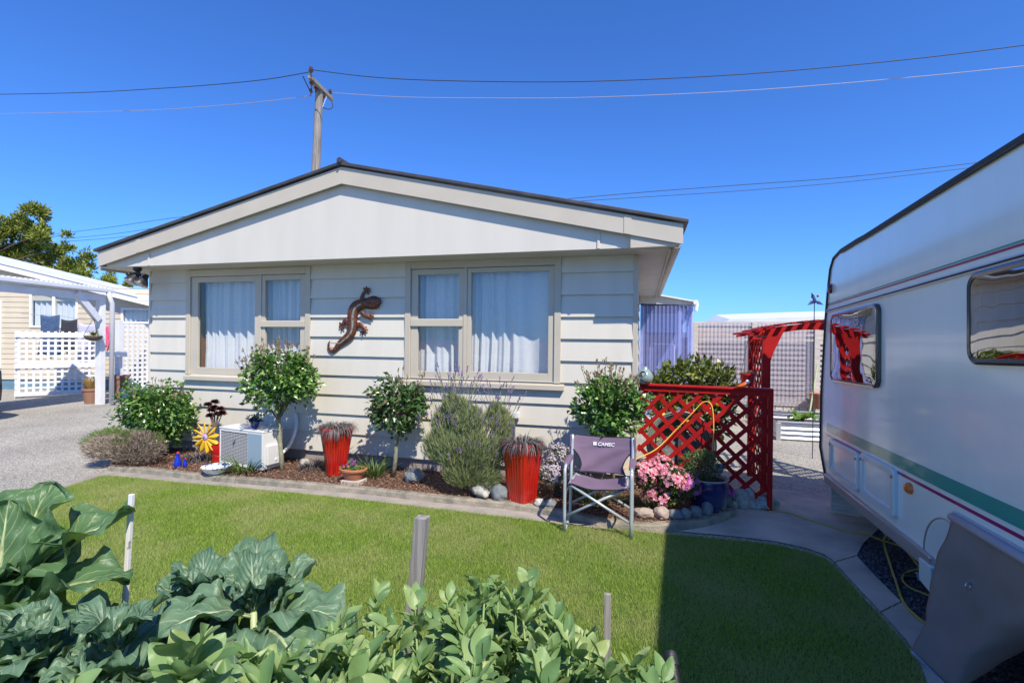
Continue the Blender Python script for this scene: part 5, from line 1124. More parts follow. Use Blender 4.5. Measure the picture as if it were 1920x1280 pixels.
# blue birds
def bird(name,label,c,s):
    t=thing(name,label,'ornament',c); m=MB(); m.lathe([(.001,0),(.032,0),(.036,.03),(.034,.06),(.026,.09),(.017,.115),(.014,.13)],16,c,cap=False); 
    m=MB(Matrix.Translation(c)@Matrix.Scale(s,4)); m.lathe([(.001,0),(.034,0),(.040,.025),(.037,.06),(.027,.095),(.017,.12),(.016,.135),(.02,.15),(.017,.165),(.001,.172)],18,cap=False); m.leaf(Vector((-.03,0,.04)),Vector((-.6,0,-.5)),Vector((0,1,0)),.06,.03); m.build('body','cobalt_toy',t,smooth=True)
    m=MB(Matrix.Translation(c)@Matrix.Scale(s,4)); m.ball((0.004,0,.165),.018,10,(1,.9,.8)); m.tube([(.015,-.004,.16),(.045,-.008,.155)],[.007,.002],6); m.build('comb','red_plastic',t,smooth=True)
bird('blue_hen','larger glossy blue hen ornament with a red head on the soil',g(333,876),1.05); bird('blue_hen','tiny blue hen ornament with a red head, right of the larger one',g(347,875),.62)
# rocks
def rock(name,label,px,py,w,h,mt,seed,dep=.8,z=BZ,group=None,up=0,cat='rock'):
    c=G(px,py,z)+Vector((0,w*dep*.5,0)); m=MB(); n=24; m.ball(c+Vector((0,0,h*.42+up)),1,32,(w/2,w*dep/2,h*.62),.6 if 'craggy' in label or 'rough' in label or 'long low' in label else .26,seed); return tag(m.build(name,mt,smooth=True),label,cat,group)
rock('rock','smooth grey boulder at the foot of the small standard rose',770,907,.22,.13,'rock_grey',1)
rock('rock','pale rough boulder left of the right red planter',899,936,.26,.17,'rock_pale',2)
rock('rock','grey speckled boulder touching the right red planter',932,942,.17,.15,'rock_grey',3)
rock('rock','white stone on the soil right of the red planter',1010,952,.12,.07,'rock_pale',4)
rock('rock','flat dark stone beside the white stone near the red planter',1030,953,.12,.07,'rock_grey',14)
rock('rock','small white stone behind the trunk of the tall standard rose',566,876,.13,.09,'rock_pale',6)
rock('rock','small pale round stone in front of the heat pump panel',472,880,.07,.10,'rock_pale',7)
rock('rock','flat tan stone behind the kerb, right of the chair leg',1208,973,.18,.07,'rock_tan',8)
rock('rock','rounded mauve stone at the edge of the caravan shadow',1240,975,.14,.10,'rock_tan',9)
gs='row of rounded river stones along the curved kerb'
for i,(px,py,w,h) in enumerate(((1267,977,.15,.08),(1286,976,.11,.09),(1305,973,.12,.10),(1327,970,.11,.12),(1343,963,.10,.14),(1354,960,.09,.13),(1366,952,.09,.12))):
    lab=['wide flat river stone, first in the shaded row','low pale river stone, second in the shaded row','broad smooth river stone, third in the shaded row','upright oval river stone in the middle of the shaded row','tall upright river stone left of its narrow twin','narrow upright river stone right of the tall one','last small upright river stone beside the blue pot'][i]
    rock('river_stone',lab,px,py,w,h,'rock_grey',20+i,.7,group=gs,cat='stone')
rock('rock','small round pale stone with a ringed pattern by the foot of the trellis',1379,955,.11,.12,'rock_pale',31,z=0)
rock('rock','craggy upright grey rock at the foot of the trellis',1394,957,.18,.20,'rock_pale',32,z=0)
rock('rock','long low rock at the bottom right corner of the trellis',1430,958,.28,.13,'rock_pale',33,.5,z=0)
# garden tap
c=P_(966,778,5.2); t=thing('garden_tap','white garden tap timer on a short grey pipe against the wall above the red planter','tap',(c.x,5.22,BZ)); m=MB(); m.tube([(c.x-.02,5.24,BZ),(c.x-.02,5.24,c.z-.12),(c.x,5.22,c.z-.02)],.014,8); m.build('pipe','rock_grey',t,smooth=True)
m=MB(); m.box(c.x-.045,c.x+.045,5.18,5.25,c.z-.03,c.z+.03); m.tube([(c.x,5.215,c.z+.03),(c.x,5.215,c.z+.05),(c.x+.03,5.215,c.z+.05)],.01,6); m.build('body','white_metal',t,bevel=.008)
# gecko wall sculpture
YG_=YW-.045
def gp_(x,y,Y=YG_): return FY(600+x/8,520+y/8,Y)
k=(gp_(108,0)-gp_(100,0)).length/8
t=thing('gecko_sculpture','rusty red metal gecko sculpture with pale back stripe on the wall between the windows','wall sculpture',(gp_(500,640).x,YW,gp_(500,640).z))
sp=[(912,360,26),(880,362,60),(840,372,88),(790,378,92),(740,385,84),(690,392,70),(640,398,70),(570,420,78),(515,470,82),(490,560,80),(485,660,76),(482,760,74),(455,840,66),(400,905,58),(340,955,52),(280,1010,42),(235,1070,34),(195,1105,28),(155,1095,24),(130,1050,20),(128,1000,16),(150,948,6)]
ss=smooth_path(sp)
m=MB(); m.tube([gp_(a,b) for a,b,_ in ss],[r_*k*.93 for _,_,r_ in ss],14,squash=((0,1,0),.42))
legs=[[(600,400,34),(618,330,30),(640,260,28),(668,215,24),(695,190,26)],[(620,520,36),(660,560,36),(700,590,30),(745,590,26)],[(430,700,36),(385,640,34),(355,680,30),(335,715,26)],[(545,720,38),(600,710,38),(640,745,32),(665,785,26)]]
toes=[[(660,165),(695,150),(735,170),(745,210),(720,245)],[(750,530),(785,545),(795,580),(765,630),(740,620)],[(300,685),(298,735),(322,780),(360,765),(300,710)],[(690,750),(708,785),(685,830),(637,850),(610,825)]]
for lg,ts in zip(legs,toes):
    s_=smooth_path(lg); m.tube([gp_(a,b) for a,b,_ in s_],[r_*k*.85 for _,_,r_ in s_],8,squash=((0,1,0),.5))
    e=lg[-1]; m.ball(gp_(e[0],e[1]),26*k,10,(1,.4,1))
    for q in ts: m.tube([gp_(e[0],e[1]),gp_(*q)],[10*k,9*k],6); m.ball(gp_(*q),14*k,8,(1,.5,1))
m.build('body','gecko_skin',t,smooth=True)
m=MB(); s2=[q for q in ss if q[0]<640 and q[1]<1000]; m.tube([gp_(a,b,YG_-.026*min(1,r_/60)) for a,b,r_ in s2],[r_*k*.22 for _,_,r_ in s2],8,squash=((0,1,0),.3)); m.build('back_stripe','gecko_stripe',t,smooth=True)
m=MB(); m.ball(gp_(805,432,YG_-.018),12*k,8); m.build('eye','rim_clay',t)
m=MB(); m.tube([gp_(490,600,YG_),gp_(490,600,YW-.005)],.006,6); m.build('wall_hook','steel',t)
# security light under the eave
c=P_(258,499,4.98); c.z=ZS-.005; t=thing('security_light','black twin security floodlight with motion sensor under the left eave','security light',c)
m=MB(); m.lathe([(.001,0),(.05,0),(.05,-.03),(.03,-.05),(.001,-.05)],16,c,cap=False); m.tube([c+Vector((0,0,-.03)),c+Vector((-.015,0,-.09)),c+Vector((-.05,-.02,-.105))],.018,8); m.tube([c+Vector((0,0,-.03)),c+Vector((.04,0,-.11))],.02,8); m.build('bracket','black_plastic',t,smooth=2)
m=MB(); m.ball(c+Vector((-.115,-.03,-.085)),.032,12,(1.2,1,.9)); m.tube([c+Vector((-.09,-.02,-.09)),c+Vector((-.04,-.01,-.07))],.014,6); m.build('sensor','black_plastic',t,smooth=True)
for q in (Vector((-.045,-.03,-.165)),Vector((.045,.02,-.19))):
    d=Vector((-.25,-.45,-.9)).normalized(); T=Matrix.Translation(c+q)@d.to_track_quat('Z','Y').to_matrix().to_4x4()@Matrix.Scale(1.3,4)
    m=MB(T); m.lathe([(.02,-.09),(.032,-.05),(.055,-.015),(.068,.015),(.07,.025)],18,cap=False); ls=m.build('lamp_head','black_plastic',t,smooth=True); m=MB(T); m.lathe([(.07,.02),(.062,.035),(.03,.045),(.001,.048)],18,cap=False); m.build('lens','lens_glass',ls,smooth=True)
# things on the trellis rail
c=FY(1209,727,5.24); c.z=ztr+.018; t=thing('ceramic_bird_feeder','pale green pear-shaped ceramic feeder with round hole on the trellis rail','bird feeder',c); rr_=(FY(1225,710,5.24).x-FY(1193,710,5.24).x)/2
m=MB(); m.lathe([(.001,0),(rr_*.55,0),(rr_*.9,rr_*.4),(rr_,rr_*.85),(rr_*.85,rr_*1.35),(rr_*.5,rr_*1.7),(rr_*.3,rr_*1.9),(rr_*.28,rr_*2.1),(rr_*.2,rr_*2.12),(.001,rr_*2.1)],28,c,cap=False); m.build('body','celadon',t,smooth=True)
m=MB(Matrix.Translation(c+Vector((-rr_*.25,-rr_*.82,rr_*1.25)))@Matrix.Rotation(RAD(70),4,'X')@Matrix.Rotation(RAD(-12),4,'Y')); m.lathe([(.001,0),(rr_*.3,0),(rr_*.34,.006),(rr_*.36,-.01)],18,cap=False); m.build('opening','black_plastic',t)
# hanging red pot
c=FY(1404,722,5.22); zz=ztr+.03; cc2=Vector((c.x,5.26,zz)); t=thing('red_hanging_pot','bright red hanging pot on thin wires at the right end of the trellis rail','hanging pot',cc2); rr_=(FY(1418,705,5.25).x-FY(1387,705,5.25).x)/2
m=MB(); m.lathe([(.001,0),(rr_*.68,0),(rr_*.93,rr_*1.45),(rr_*1.05,rr_*1.45),(rr_*1.05,rr_*1.7),(rr_*.92,rr_*1.7),(rr_*.85,rr_*1.4)],26,cc2,cap=False); m.lathe([(.001,rr_*1.4),(rr_*.9,rr_*1.4)],18,cc2,cap=False); m.build('pot','red_plastic',t,smooth=2)
m=MB(); hk=FY(1403,634,5.3)
for a in (.3,2.4,4.5): m.tube([cc2+Vector((rr_*math.cos(a)*1.0,rr_*math.sin(a),rr_*1.7)),hk],.002,4)
m.tube([hk,hk+Vector((0,0,.03)),Vector((ax,YA-.03,hk.z+.02))],.004,5); m.build('hanger','wire_dark',t)
m=MB()
for i in range(30): m.leaf(cc2+Vector((U(-.05,.05),U(-.05,.05),rr_*1.5)),rdir(.9),rdir(),.05,.02)
m.build('plant','bud_tip',t)
c=FY(1394,722,5.1); c.z=ztr+.018; t=thing('orange_ceramic_bird','small orange and white ceramic bird perched on the trellis rail','ornament',c); m=MB(); m.tube([c+Vector((-.07,0,.012)),c+Vector((-.03,0,.02)),c+Vector((.01,0,.035)),c+Vector((.03,0,.05))],[.008,.018,.024,.02],10); m.build('body','orange_glaze',t,smooth=True); m=MB(); m.ball(c+Vector((.035,-.005,.062)),.022,10); m.build('head','white_metal',t,smooth=True)
# hose reel behind trellis
hc_=FY(1275,870,5.75); hc_.z=.47; t=thing('coiled_hose','grey-green coiled garden hose on a drum behind the trellis','hose reel',(hc_.x,5.75,0))
m=MB()
for k in range(10):
    R0=.36-.014*(k%3)-.006*k; y0=5.66+.03*(k//2)+.01*(k%2); m.tube([(hc_.x+R0*math.cos(a),y0,hc_.z+R0*math.sin(a)) for a in [i*6.2832/40 for i in range(41)]],.010,6,cap=False)
m.build('coils','hose',t,smooth=True)
m=MB(Matrix.Translation((hc_.x,5.84,hc_.z))@Matrix.Rotation(RAD(90),4,'X')); m.lathe([(.001,0),(.30,0),(.33,.02),(.33,-.12),(.25,-.12),(.001,-.1)],32,cap=False); m.build('drum','rock_grey',t,smooth=2)
m=MB(); m.box(hc_.x-.02,hc_.x+.02,5.8,5.84,0,.5); m.box(hc_.x-.2,hc_.x+.2,5.7,5.95,0,.03); m.build('stand','steel',t)
# lemon tree behind trellis
random.seed(101); lc2=FY(1300,760,5.95); t=thing('lemon_tree','glossy-leaved lemon tree with a few yellow fruits behind the trellis','lemon tree',(lc2.x,5.95,0)); base=Vector((lc2.x,5.95,0))
tops=[FY(px,py,5.95) for px,py in ((1240,722),(1265,702),(1290,700),(1318,700),(1345,708),(1362,725),(1225,735),(1310,735),(1340,745),(1280,740),(1255,750),(1350,775),(1300,775),(1260,790),(1240,765),(1330,800),(1235,800))]
m=MB()
for q in tops: m.tube([base,base+Vector((0,0,.3)),base.lerp(q,.6)+Vector((0,0,.12)),q],[.03,.026,.014,.005],6)
m.build('branches','bark',t)
m=MB()
for q in tops:
    for i in range(150): v=rdir(); p=q+v*U(.02,.17); m.leaf(p,(v+Vector((0,-.2,.3))+rdir()*.6).normalized(),rdir(.8),U(.07,.12),U(.034,.05),.15,.15)
m.build('foliage','lemon_leaf',t)
for px,py in ((1345,756),(1243,780),(1352,820),(1290,790)): c=FY(px,py,5.72); m=MB(); m.ball(c,.034,12,(1,1,1.2)); m.build('lemon','lemon',t,smooth=True)
# orange/yellow cord draped over the trellis, from the kerb to the caravan
yk=5.06
pts=[FY(1170,880,4.75),FY(1190,862,4.85),FY(1230,842,4.98),FY(1265,808,5.08),FY(1300,772,5.12),FY(1318,754,5.13),FY(1332,756,5.12),FY(1337,775,5.1),FY(1338,810,5.08),FY(1336,845,5.05),FY(1338,870,5.03)]
m=MB(); m.tube([Vector(q[:3]) for q in smooth_path([(p.x,p.y,p.z) for p in pts],4)],.0055,6); tag(m.build('extension_cord','orange_cord',smooth=True),'bright orange cord looped over a hook on the trellis','cord')
pts=[G(1440,958,.012),G(1475,960,.012),G(1520,975,.012),G(1580,993,.012),G(1625,1002,.012),G(1652,1012,.015),G(1690,1025,.02),G(1712,1048,.02),G(1722,1062,.025)]
m=MB(); m.tube([Vector(q[:3]) for q in smooth_path([tuple(p) for p in pts],4)],.007,6); tag(m.build('extension_cord','yellow_cord',smooth=True),'yellow power cord running over the concrete from the trellis to the plug','cord')
a=TC@Vector((CV(1666,975)[0],.02,CV(1666,975)[1])); pts=[a,a+Vector((-.03,-.02,-.08)),G(1657,1015,.12),G(1665,1045,.02),G(1680,1090,.018),G(1695,1130,.018),G(1725,1160,.018),G(1745,1172,.018)]
m=MB(); m.tube([Vector(q[:3]) for q in smooth_path([tuple(p) for p in pts],5)],.007,6); tag(m.build('extension_cord','yellow_cord',smooth=True),'yellow cord dropping from the caravan locker onto the black gravel','cord')
pts=[G(1722,1066,.03),G(1700,1072,.02),G(1692,1085,.018),G(1705,1100,.018),G(1735,1113,.018),G(1760,1125,.018)]
m=MB(); m.tube([Vector(q[:3]) for q in smooth_path([tuple(p) for p in pts],5)],.006,6); tag(m.build('extension_cord','yellow_cord',smooth=True),'short yellow cord curling from the plug under the shade cloth','cord')
a=G(1696,1078,.03);b=G(1718,1080,.04);c=G(1740,1081,.05); t=thing('cord_plug','black and pale blue caravan power plug lying on the gravel','plug',b); m=MB(); m.tube([a,b],[.016,.02],10); m.build('plug','black_plastic',t,smooth=2); m=MB(); m.tube([b,b.lerp(c,.5),c],[.027,.026,.024],14); m.build('socket','plug_blue',t,smooth=2)
# ================================================================ folding camp chair
FR=G(1183,1010,.02);FLt=G(1058,996,.02); ang=math.degrees(math.atan2(FR.y-FLt.y,FR.x-FLt.x)); WCh=(FR-FLt).length
ch=thing('camp_chair','aluminium folding camp chair with purple-grey canvas, standing on the lawn edge','camp chair',(FLt+FR)/2)
TCh=Matrix.Translation((FLt.x,FLt.y,.018))@Matrix.Rotation(RAD(ang),4,'Z'); DCh=.40
zarm=FY(1063,868,4.12).z-.02; zback=FY(1074,819,4.42).z; seatz=.40
for i,x in enumerate((0,WCh)):
    pts=[(x,0,0),(x,0,zarm-.07),(x,.02,zarm-.02),(x,.07,zarm),(x,DCh-.02,zarm+.005)]
    m=MB(TCh); m.tube(smooth_path(pts,3),.0135,10); m.build('front_frame','grey_alu',ch,smooth=True)
    m=MB(TCh); m.tube(smooth_path([(x,DCh-.01+.06,zback),(x,DCh+.02,zarm),(x,DCh-.02,.40),(x,DCh-.05,.12),(x,DCh-.09,.04),(x,DCh-.2,.018),(x,.02,.016)],3),.0135,10); m.build('rear_frame','grey_alu',ch,smooth=True)
    m=MB(TCh); m.box(x-.024,x+.024,.06,DCh-.03,zarm-.014,zarm+.022); m.build('armrest','purple_canvas',ch,bevel=.012)
    sx=.05 if i==0 else -.05
    m=MB(TCh); m.tube([(x+sx*.8,.02,seatz),(x+sx*.8,DCh,seatz-.02)],.0125,8); m.tube([(x,.0,seatz-.10),(x,DCh-.02,seatz-.10)],.009,6); m.build('seat_rail','grey_alu',ch,smooth=True)
for y,o in ((.02,0),(DCh-.03,.0)):
    m=MB(TCh); m.tube([(.045,y-.012,seatz-.01),(WCh-.005,y-.012,.12)],.0115,8); m.tube([(WCh-.045,y+.012,seatz-.01),(.005,y+.012,.12)],.0115,8); m.build('cross_brace','grey_alu',ch,smooth=True)
m=MB(TCh)
def seat(u,v): x=.02+(WCh-.04)*u; e=min(u,1-u)*2; return (x,-.005+(DCh-.0)*v,seatz+.016-.045*math.sin(math.pi*u)**.8-.02*v+.004*math.sin(u*13+v*5)-(.03 if u in(0,1) else 0))
m.grid(seat,24,12); m.build('seat','purple_canvas',ch,smooth=True,solid=.006)
m=MB(TCh); zt_=zback; 
def backf(u,v):
    z=zt_-v*(zt_-seatz); t_=max(0,(v-.36)/.64); inset=0 if v<.36 else .105*math.sin(min(1,t_*1.25)*math.pi/2)**.7*(1-.25*max(0,t_-.7)/.3)
    x0=-.016+inset; x1=WCh+.016-inset; yb=DCh+.065-.075*v+ .055*math.sin(math.pi*u)**.7*(.4+.6*v)*(1-.25*v)
    return (x0+(x1-x0)*u,yb+.006*math.sin(u*9+v*12)*(v>.3)-(.016 if v<.36 else 0)*(1 if u in (0,1) else 0),z-.008*math.sin(math.pi*u)*(1-v)*2)
m.grid(backf,30,26); m.build('backrest','purple_canvas',ch,smooth=True,solid=.006)
m=MB(TCh)
for u in (0,1): m.tube([Vector(backf(u,.36+.64*k/12))+Vector((0,-.004,0)) for k in range(13)],.006,6)
m.tube([Vector(backf(k/12,0))+Vector((0,-.002,.002)) for k in range(13)],.005,6); m.tube([Vector(seat(k/12,0)) for k in range(13)],.005,6)
m.build('piping','black_edge',ch,smooth=True)
m=MB(TCh)
for x,ya_ in ((-.014,DCh+.055),(WCh+.014,DCh+.055)): m.box(x-.012,x+.012,ya_-.03,ya_+.03,zt_-.25*.98,zt_-.004)
m.build('back_sleeve','purple_canvas',ch,bevel=.01)
# printed maker's mark on the back
def text(name,body,loc,size,mt,parent,T,shear=.0,ext=.0008,align='LEFT'):
    cu=bpy.data.curves.new(name,'FONT'); cu.body=body; cu.size=size; cu.extrude=ext; cu.shear=shear; cu.offset=size*.028; cu.align_x=align; o=bpy.data.objects.new(name,cu); COL.objects.link(o)
    dg=bpy.context.evaluated_depsgraph_get(); me=bpy.data.meshes.new_from_object(o.evaluated_get(dg)); bpy.data.objects.remove(o); 
    o0=ORG[parent.name]; Mx=T@Matrix.Translation(loc)@Matrix.Rotation(RAD(90),4,'X')
    me.transform(Matrix.Translation(-o0)@Mx); me.materials.clear(); me.materials.append(M[mt]); n=bpy.data.objects.new(name,me); COL.objects.link(n); n.parent=parent; ORG[n.name]=o0; return n
def by(u,v): return backf(u,v)[1]
vt=.205; lz=backf(.5,vt)[2]
text('printed_name','CAMEC',(WCh*.42,by(.52,vt)-.013,lz-.012),.044,'logo_white',ch,TCh,shear=.22)
m=MB(TCh); x0=WCh*.345; m.box(x0,x0+.032,by(.4,vt)-.012,by(.4,vt)-.010,lz-.012,lz+.02); m.build('printed_square','logo_white',ch)
# ================================================================ power pole and wires
pp_=AD(592,640,18.0); pb_=Vector((pp_.x,pp_.y,0)); pz=AD(597,165,18).z
pole=thing('power_pole','weathered wooden power pole with a slanting crossarm rising behind the roof','power pole',pb_)
lean=AD(600,170,18)-AD(592,325,18)
a=AD(592,325,18); b=AD(599,168,18); dirp=(b-a); base=a-dirp*((a.z)/dirp.z)
m=MB(); m.tube([base,a,b],[.19,.155,.135],16); m.build('pole','pole_wood',pole,smooth=2)
xa_=AD(580,143,17.2);xb_=AD(623,187,18.6); m=MB(); m.bar(xa_,xb_,.12,.14); m.build('crossarm','pole_wood',pole,bevel=.01)
m=MB(); m.bar(AD(601,211,18),AD(612,182,18.1),.04,.02); m.build('brace','galv',pole)
def ins(px,py,D,r=.06,h=.2): c=AD(px,py,D); m=MB(); m.lathe([(.3*r,-h*.7),(.35*r,-h*.2),(r,-h*.1),(r*.7,.0),(r,.1*h),(r*.6,.25*h),(r*.75,.4*h),(.001,.5*h)],12,c,cap=False); m.build('insulator','insulator',pole,smooth=2)
ins(583,133,17.2,.09,.30); ins(619,174,18.5,.08,.25); ins(584,157,17.4,.09,.25); ins(592,166,17.8,.09,.2); ins(583,172,17.5,.07,.2); ins(606,182,18.1,.09,.25)
m=MB(); m.tube([Vector(q) for q in smooth_path([tuple(AD(*q)) for q in ((622,192,18.5),(624,200,18.4),(618,205,18.3),(608,203,18.2),(602,199,18))],4)],.018,5); m.tube([AD(568,143,17),AD(574,156,17.2),AD(581,170,17.5)],.02,5); m.build('jumper_cable','wire_dark',pole)
def wire(label,pts,r,mt,D0,D1,D2=None):
    n=len(pts); m=MB(); P=[]
    for i,(px,py) in enumerate(pts): f_=i/(n-1); P.append(tuple(AD(px,py,D0+(D1-D0)*f_)))
    m.tube([Vector(q) for q in smooth_path(P,8)],r,5); return tag(m.build('overhead_wire',mt,smooth=True),label,'overhead wire')
wire('dark overhead wire from the pole top to the left edge of the sky',[(583,135),(500,149),(400,159),(300,166),(150,174),(-60,178)],.016,'wire_dark',17.2,24)
wire('dark upper overhead wire sagging from the pole top to the right',[(583,131),(700,145),(850,152),(1100,153),(1400,139),(1700,112),(1960,80)],.015,'wire_dark',17.2,13)
wire('pale overhead wire from the pole down to the left edge',[(582,180),(500,190),(400,199),(250,208),(-60,215)],.013,'wire_light',17.6,24)
wire('pale lower overhead wire running right below the dark one',[(619,174),(750,182),(900,184),(1100,183),(1400,170),(1700,146),(1960,120)],.011,'wire_light',18.5,13)
wire('highest of the three thin wires over the left roof edge',[(460,392),(300,412),(200,427),(90,440)],.012,'wire_dark',24,28)
wire('middle of the three thin wires over the left roof edge',[(480,390),(380,411),(280,429),(200,440),(125,447)],.012,'wire_dark',24,28)
wire('lowest of the three thin wires over the left roof edge',[(480,404),(380,422),(280,438),(200,447),(115,453)],.012,'wire_dark',24,28)
wire('upper twisted service wire from the roof to the right above the caravan',[(1010,378),(1200,361),(1400,346),(1600,331),(1860,302)],.011,'wire_dark',14,16)
wire('lower thin service wire from the roof to the right above the caravan',[(1010,382),(1200,370),(1400,357),(1600,340),(1860,310)],.009,'wire_dark',14,16)
# ================================================================ trees far left
def conifer(name,label,clumps,D,base_px,seed,n,ls):
    random.seed(seed); b_=AD(base_px,640,D); base=Vector((b_.x,b_.y,0)); t=thing(name,label,'tree',base)
    cs=[(AD(px,py,D+U(-1,1)),r_*D/FOC) for px,py,r_ in clumps]; top=max(cs,key=lambda q:q[0].z)[0]
    m=MB(); m.tube([base,base.lerp(top,.4)+Vector((.1,0,0)),base.lerp(top,.75),top],[.32,.24,.12,.03],10); m.build('trunk','bark',t,smooth=True)
    m=MB()
    for q,r_ in cs: s=base.lerp(top,max(.1,min(.9,(q.z-.8)/top.z))); m.tube([s,s.lerp(q,.5)+Vector((0,0,.1)),q],[.035,.022,.01],6)
    m.build('limbs','bark',t)
    m=MB(); W_=sum(r_**2 for _,r_ in cs)
    for q,r_ in cs:
        subs=[q+rdir()*r_*U(.3,.95) for _ in range(9)]
        for i in range(int(n*r_**2/W_)):
            s=random.choice(subs); v=rdir(); p=s+v*r_*.42*U(.2,1); d=(v+Vector((0,0,.5))+rdir()*.5).normalized(); m.leaf(p,d,rdir(),ls*U(.6,1.3),ls*.35,.2,0)
    m.build('crown','conifer_leaf',t); return t
conifer('conifer_tree','tall shaggy olive-green conifer behind the white carport roof',[(66,400,20),(50,425,24),(80,440,22),(10,430,24),(30,460,28),(60,480,28),(5,480,26),(95,480,22),(110,510,24),(60,520,28),(20,520,28),(125,465,10),(127,440,7),(140,500,18),(160,480,12),(150,525,20),(172,500,8),(100,540,24),(-40,450,34),(-60,500,34),(-30,400,20),(180,540,12)],24,50,201,26000,.20)
conifer('conifer_tree','narrow olive-green conifer top between the white roof and the eave',[(206,505,8),(204,520,10),(198,532,11),(210,528,9),(206,545,9)],25,205,202,1500,.17)
conifer('conifer_tree','small conifer tip just above the white roof under the floodlight',[(240,533,6),(234,540,7),(228,545,5)],26,236,203,700,.17)
# ================================================================ vegetable plot in the foreground
def stake(name,label,px,py,D,w,d,mt,z0=.0,lean=(0,0),cat='stake',tiltpx=None):
    top=AD(px,py,D); bot=AD(tiltpx[0],tiltpx[1],D) if tiltpx else Vector((top.x,top.y,0)); dr=(bot-top); k=(top.z-z0)/(-dr.z); bot=top+dr*k; m=MB(); x=Vector((CR.x,CR.y,0)).normalized(); y=Vector((-x.y,x.x,0)); R=Matrix.Rotation(RAD(-14),3,'Z'); x=R@x;y=R@y
    q=[-x*w/2-y*d/2,x*w/2-y*d/2,x*w/2+y*d/2,-x*w/2+y*d/2]; m.hexa([bot+k_ for k_ in q],[top+k_ for k_ in q]); return tag(m.build(name,mt,origin=bot,bevel=.002),label,cat)
stake('garden_stake','thick weathered grey square stake standing among the broad beans',792,968,1.55,.040,.036,'weathered_wood',tiltpx=(770,1200))
stake('garden_stake','thin white stake with peeling paint at the left of the lawn',247,926,2.1,.020,.016,'peeling_white',tiltpx=(237,1090))
stake('garden_stake','short thin weathered stake at the right end of the broad beans',1139,1112,2.25,.030,.02,'weathered_wood',tiltpx=(1139,1220))
# ribbed black grip
a=AD(1256,1222,1.3);b=AD(1275,1330,1.2); t=thing('tool_grip','black ribbed rubber grip of a tool handle rising at the bottom edge','tool handle',b); d=(b-a); pts=[a,a+d*.03,a+d*.28]; m=MB(); m.tube([a,a+d*.04,a+d*.26],[.0165,.0175,.0175],18)
for k in range(34): c=a+d*(.27+.72*k/34); m.tube([c,c+d*.010],.0165,16,cap=True); m.tube([c+d*.010,c+d*.0214],.0148,16,cap=True)
m.build('grip','black_tube',t,smooth=2)
e=b+d*3.2; m=MB(); m.tube([b,Vector((b.x+.03,b.y-.1,.35)),Vector((b.x+.05,b.y-.2,.02))],.014,10); m.build('shaft','steel',t,smooth=True); 
# cauliflower / broccoli plants
def brassica(name,label,base,stem_h,leaves,mt,group='brassica plants in the vegetable plot',seed=0,inner=6,L0=.22):
    """leaves: (azimuth deg, elevation, length, width, curl) around the stem"""
    base=Vector(base); t=thing(name,label,'vegetable plant',base,group); random.seed(seed)
    st=MB(); st.tube([base,base+Vector((.01,0,stem_h*.5)),base+Vector((0,0,stem_h))],[.016,.014,.010],8)
    for i,(az_,el,L,W,cu) in enumerate(leaves):
        a=RAD(az_); d=Vector((math.cos(a)*math.cos(RAD(el)),math.sin(a)*math.cos(RAD(el)),math.sin(RAD(el)))); m=MB(); cabbage(m,base+Vector((0,0,stem_h*U(.6,1))),d,L,W,seed*7+i,30,20,1.0,.14,cu,st); m.build('leaf',mt,t,smooth=True)
    m=MB()
    for i in range(inner): a=i*2.4; cabbage(m,base+Vector((0,0,stem_h)),Vector((math.cos(a)*.45,math.sin(a)*.45,1)),L0*U(.6,1),L0*.5,seed+40+i,12,10,1.3,.1,1.2,st)
    if inner: m.build('heart_leaves',mt,t,smooth=True)
    st.build('stalks','stem_pale',t,smooth=True); return t
def rl(n,L,W,el=(20,65),a0=0,cu=(.8,1.6)):
    return [(a0+i*137.5,U(*el),L*U(.8,1.15),W*U(.85,1.15),U(*cu)) for i in range(n)]
random.seed(301)
gB=lambda px,D: (lambda p:(p.x,p.y,.03))(AD(px,640,D))
def ring_(n,L,W,e0,e1,a0=0,c0=.5,c1=1.4):
    out=[]
    for i in range(n):
        k=i/max(1,n-1); out.append((a0+i*137.5+U(-12,12),e1+(e0-e1)*k+U(-6,6),L*(.65+.35*(1-k))*U(.9,1.1),W*(.7+.3*(1-k))*U(.9,1.1),c1+(c0-c1)*k))
    return out
brassica('cauliflower_plant','biggest cauliflower plant with huge ruffled leaves at the left edge',gB(-10,1.80),.57,[(100,66,.46,.40,.4),(60,42,.50,.38,.45),(115,50,.5,.38,.5),(80,20,.42,.34,1.0),(160,60,.5,.36,.6),(30,30,.46,.32,.7),(-40,30,.42,.3,1.3),(-90,40,.38,.28,1.5),(200,40,.5,.32,1),(130,78,.46,.32,.3),(35,62,.40,.28,.5),(75,72,.42,.30,.3),(0,15,.4,.3,1.2)],'cabbage_leaf_green',seed=2,inner=9,L0=.3)
brassica('cauliflower_plant','blue-green cauliflower plant below the biggest one at the left',gB(75,1.45),.60,ring_(18,.30,.26,65,-5,10),'cabbage_leaf',seed=3)
brassica('cauliflower_plant','blue-green cauliflower plant at the left edge of the bottom row',gB(-60,1.3),.52,ring_(11,.32,.25,60,5,60),'cabbage_leaf',seed=13)
brassica('broccoli_plant','broccoli plant with lobed blue-green leaves right of the white stake',gB(385,1.72),.62,ring_(22,.27,.23,72,0,30,.6,1.6),'cabbage_leaf',seed=4,inner=9)
brassica('broccoli_plant','broccoli plant with arching outer leaves reaching toward the thick stake',gB(480,1.62),.66,[(70,55,.30,.22,.8),(15,35,.32,.24,1.2),(-20,20,.32,.26,1.4),(130,50,.3,.22,.9),(-80,15,.32,.26,1.5),(180,20,.3,.24,1.4),(-50,-5,.32,.28,1.2),(40,70,.26,.18,.7),(230,30,.3,.24,1.3)],'cabbage_leaf',seed=5,inner=7)
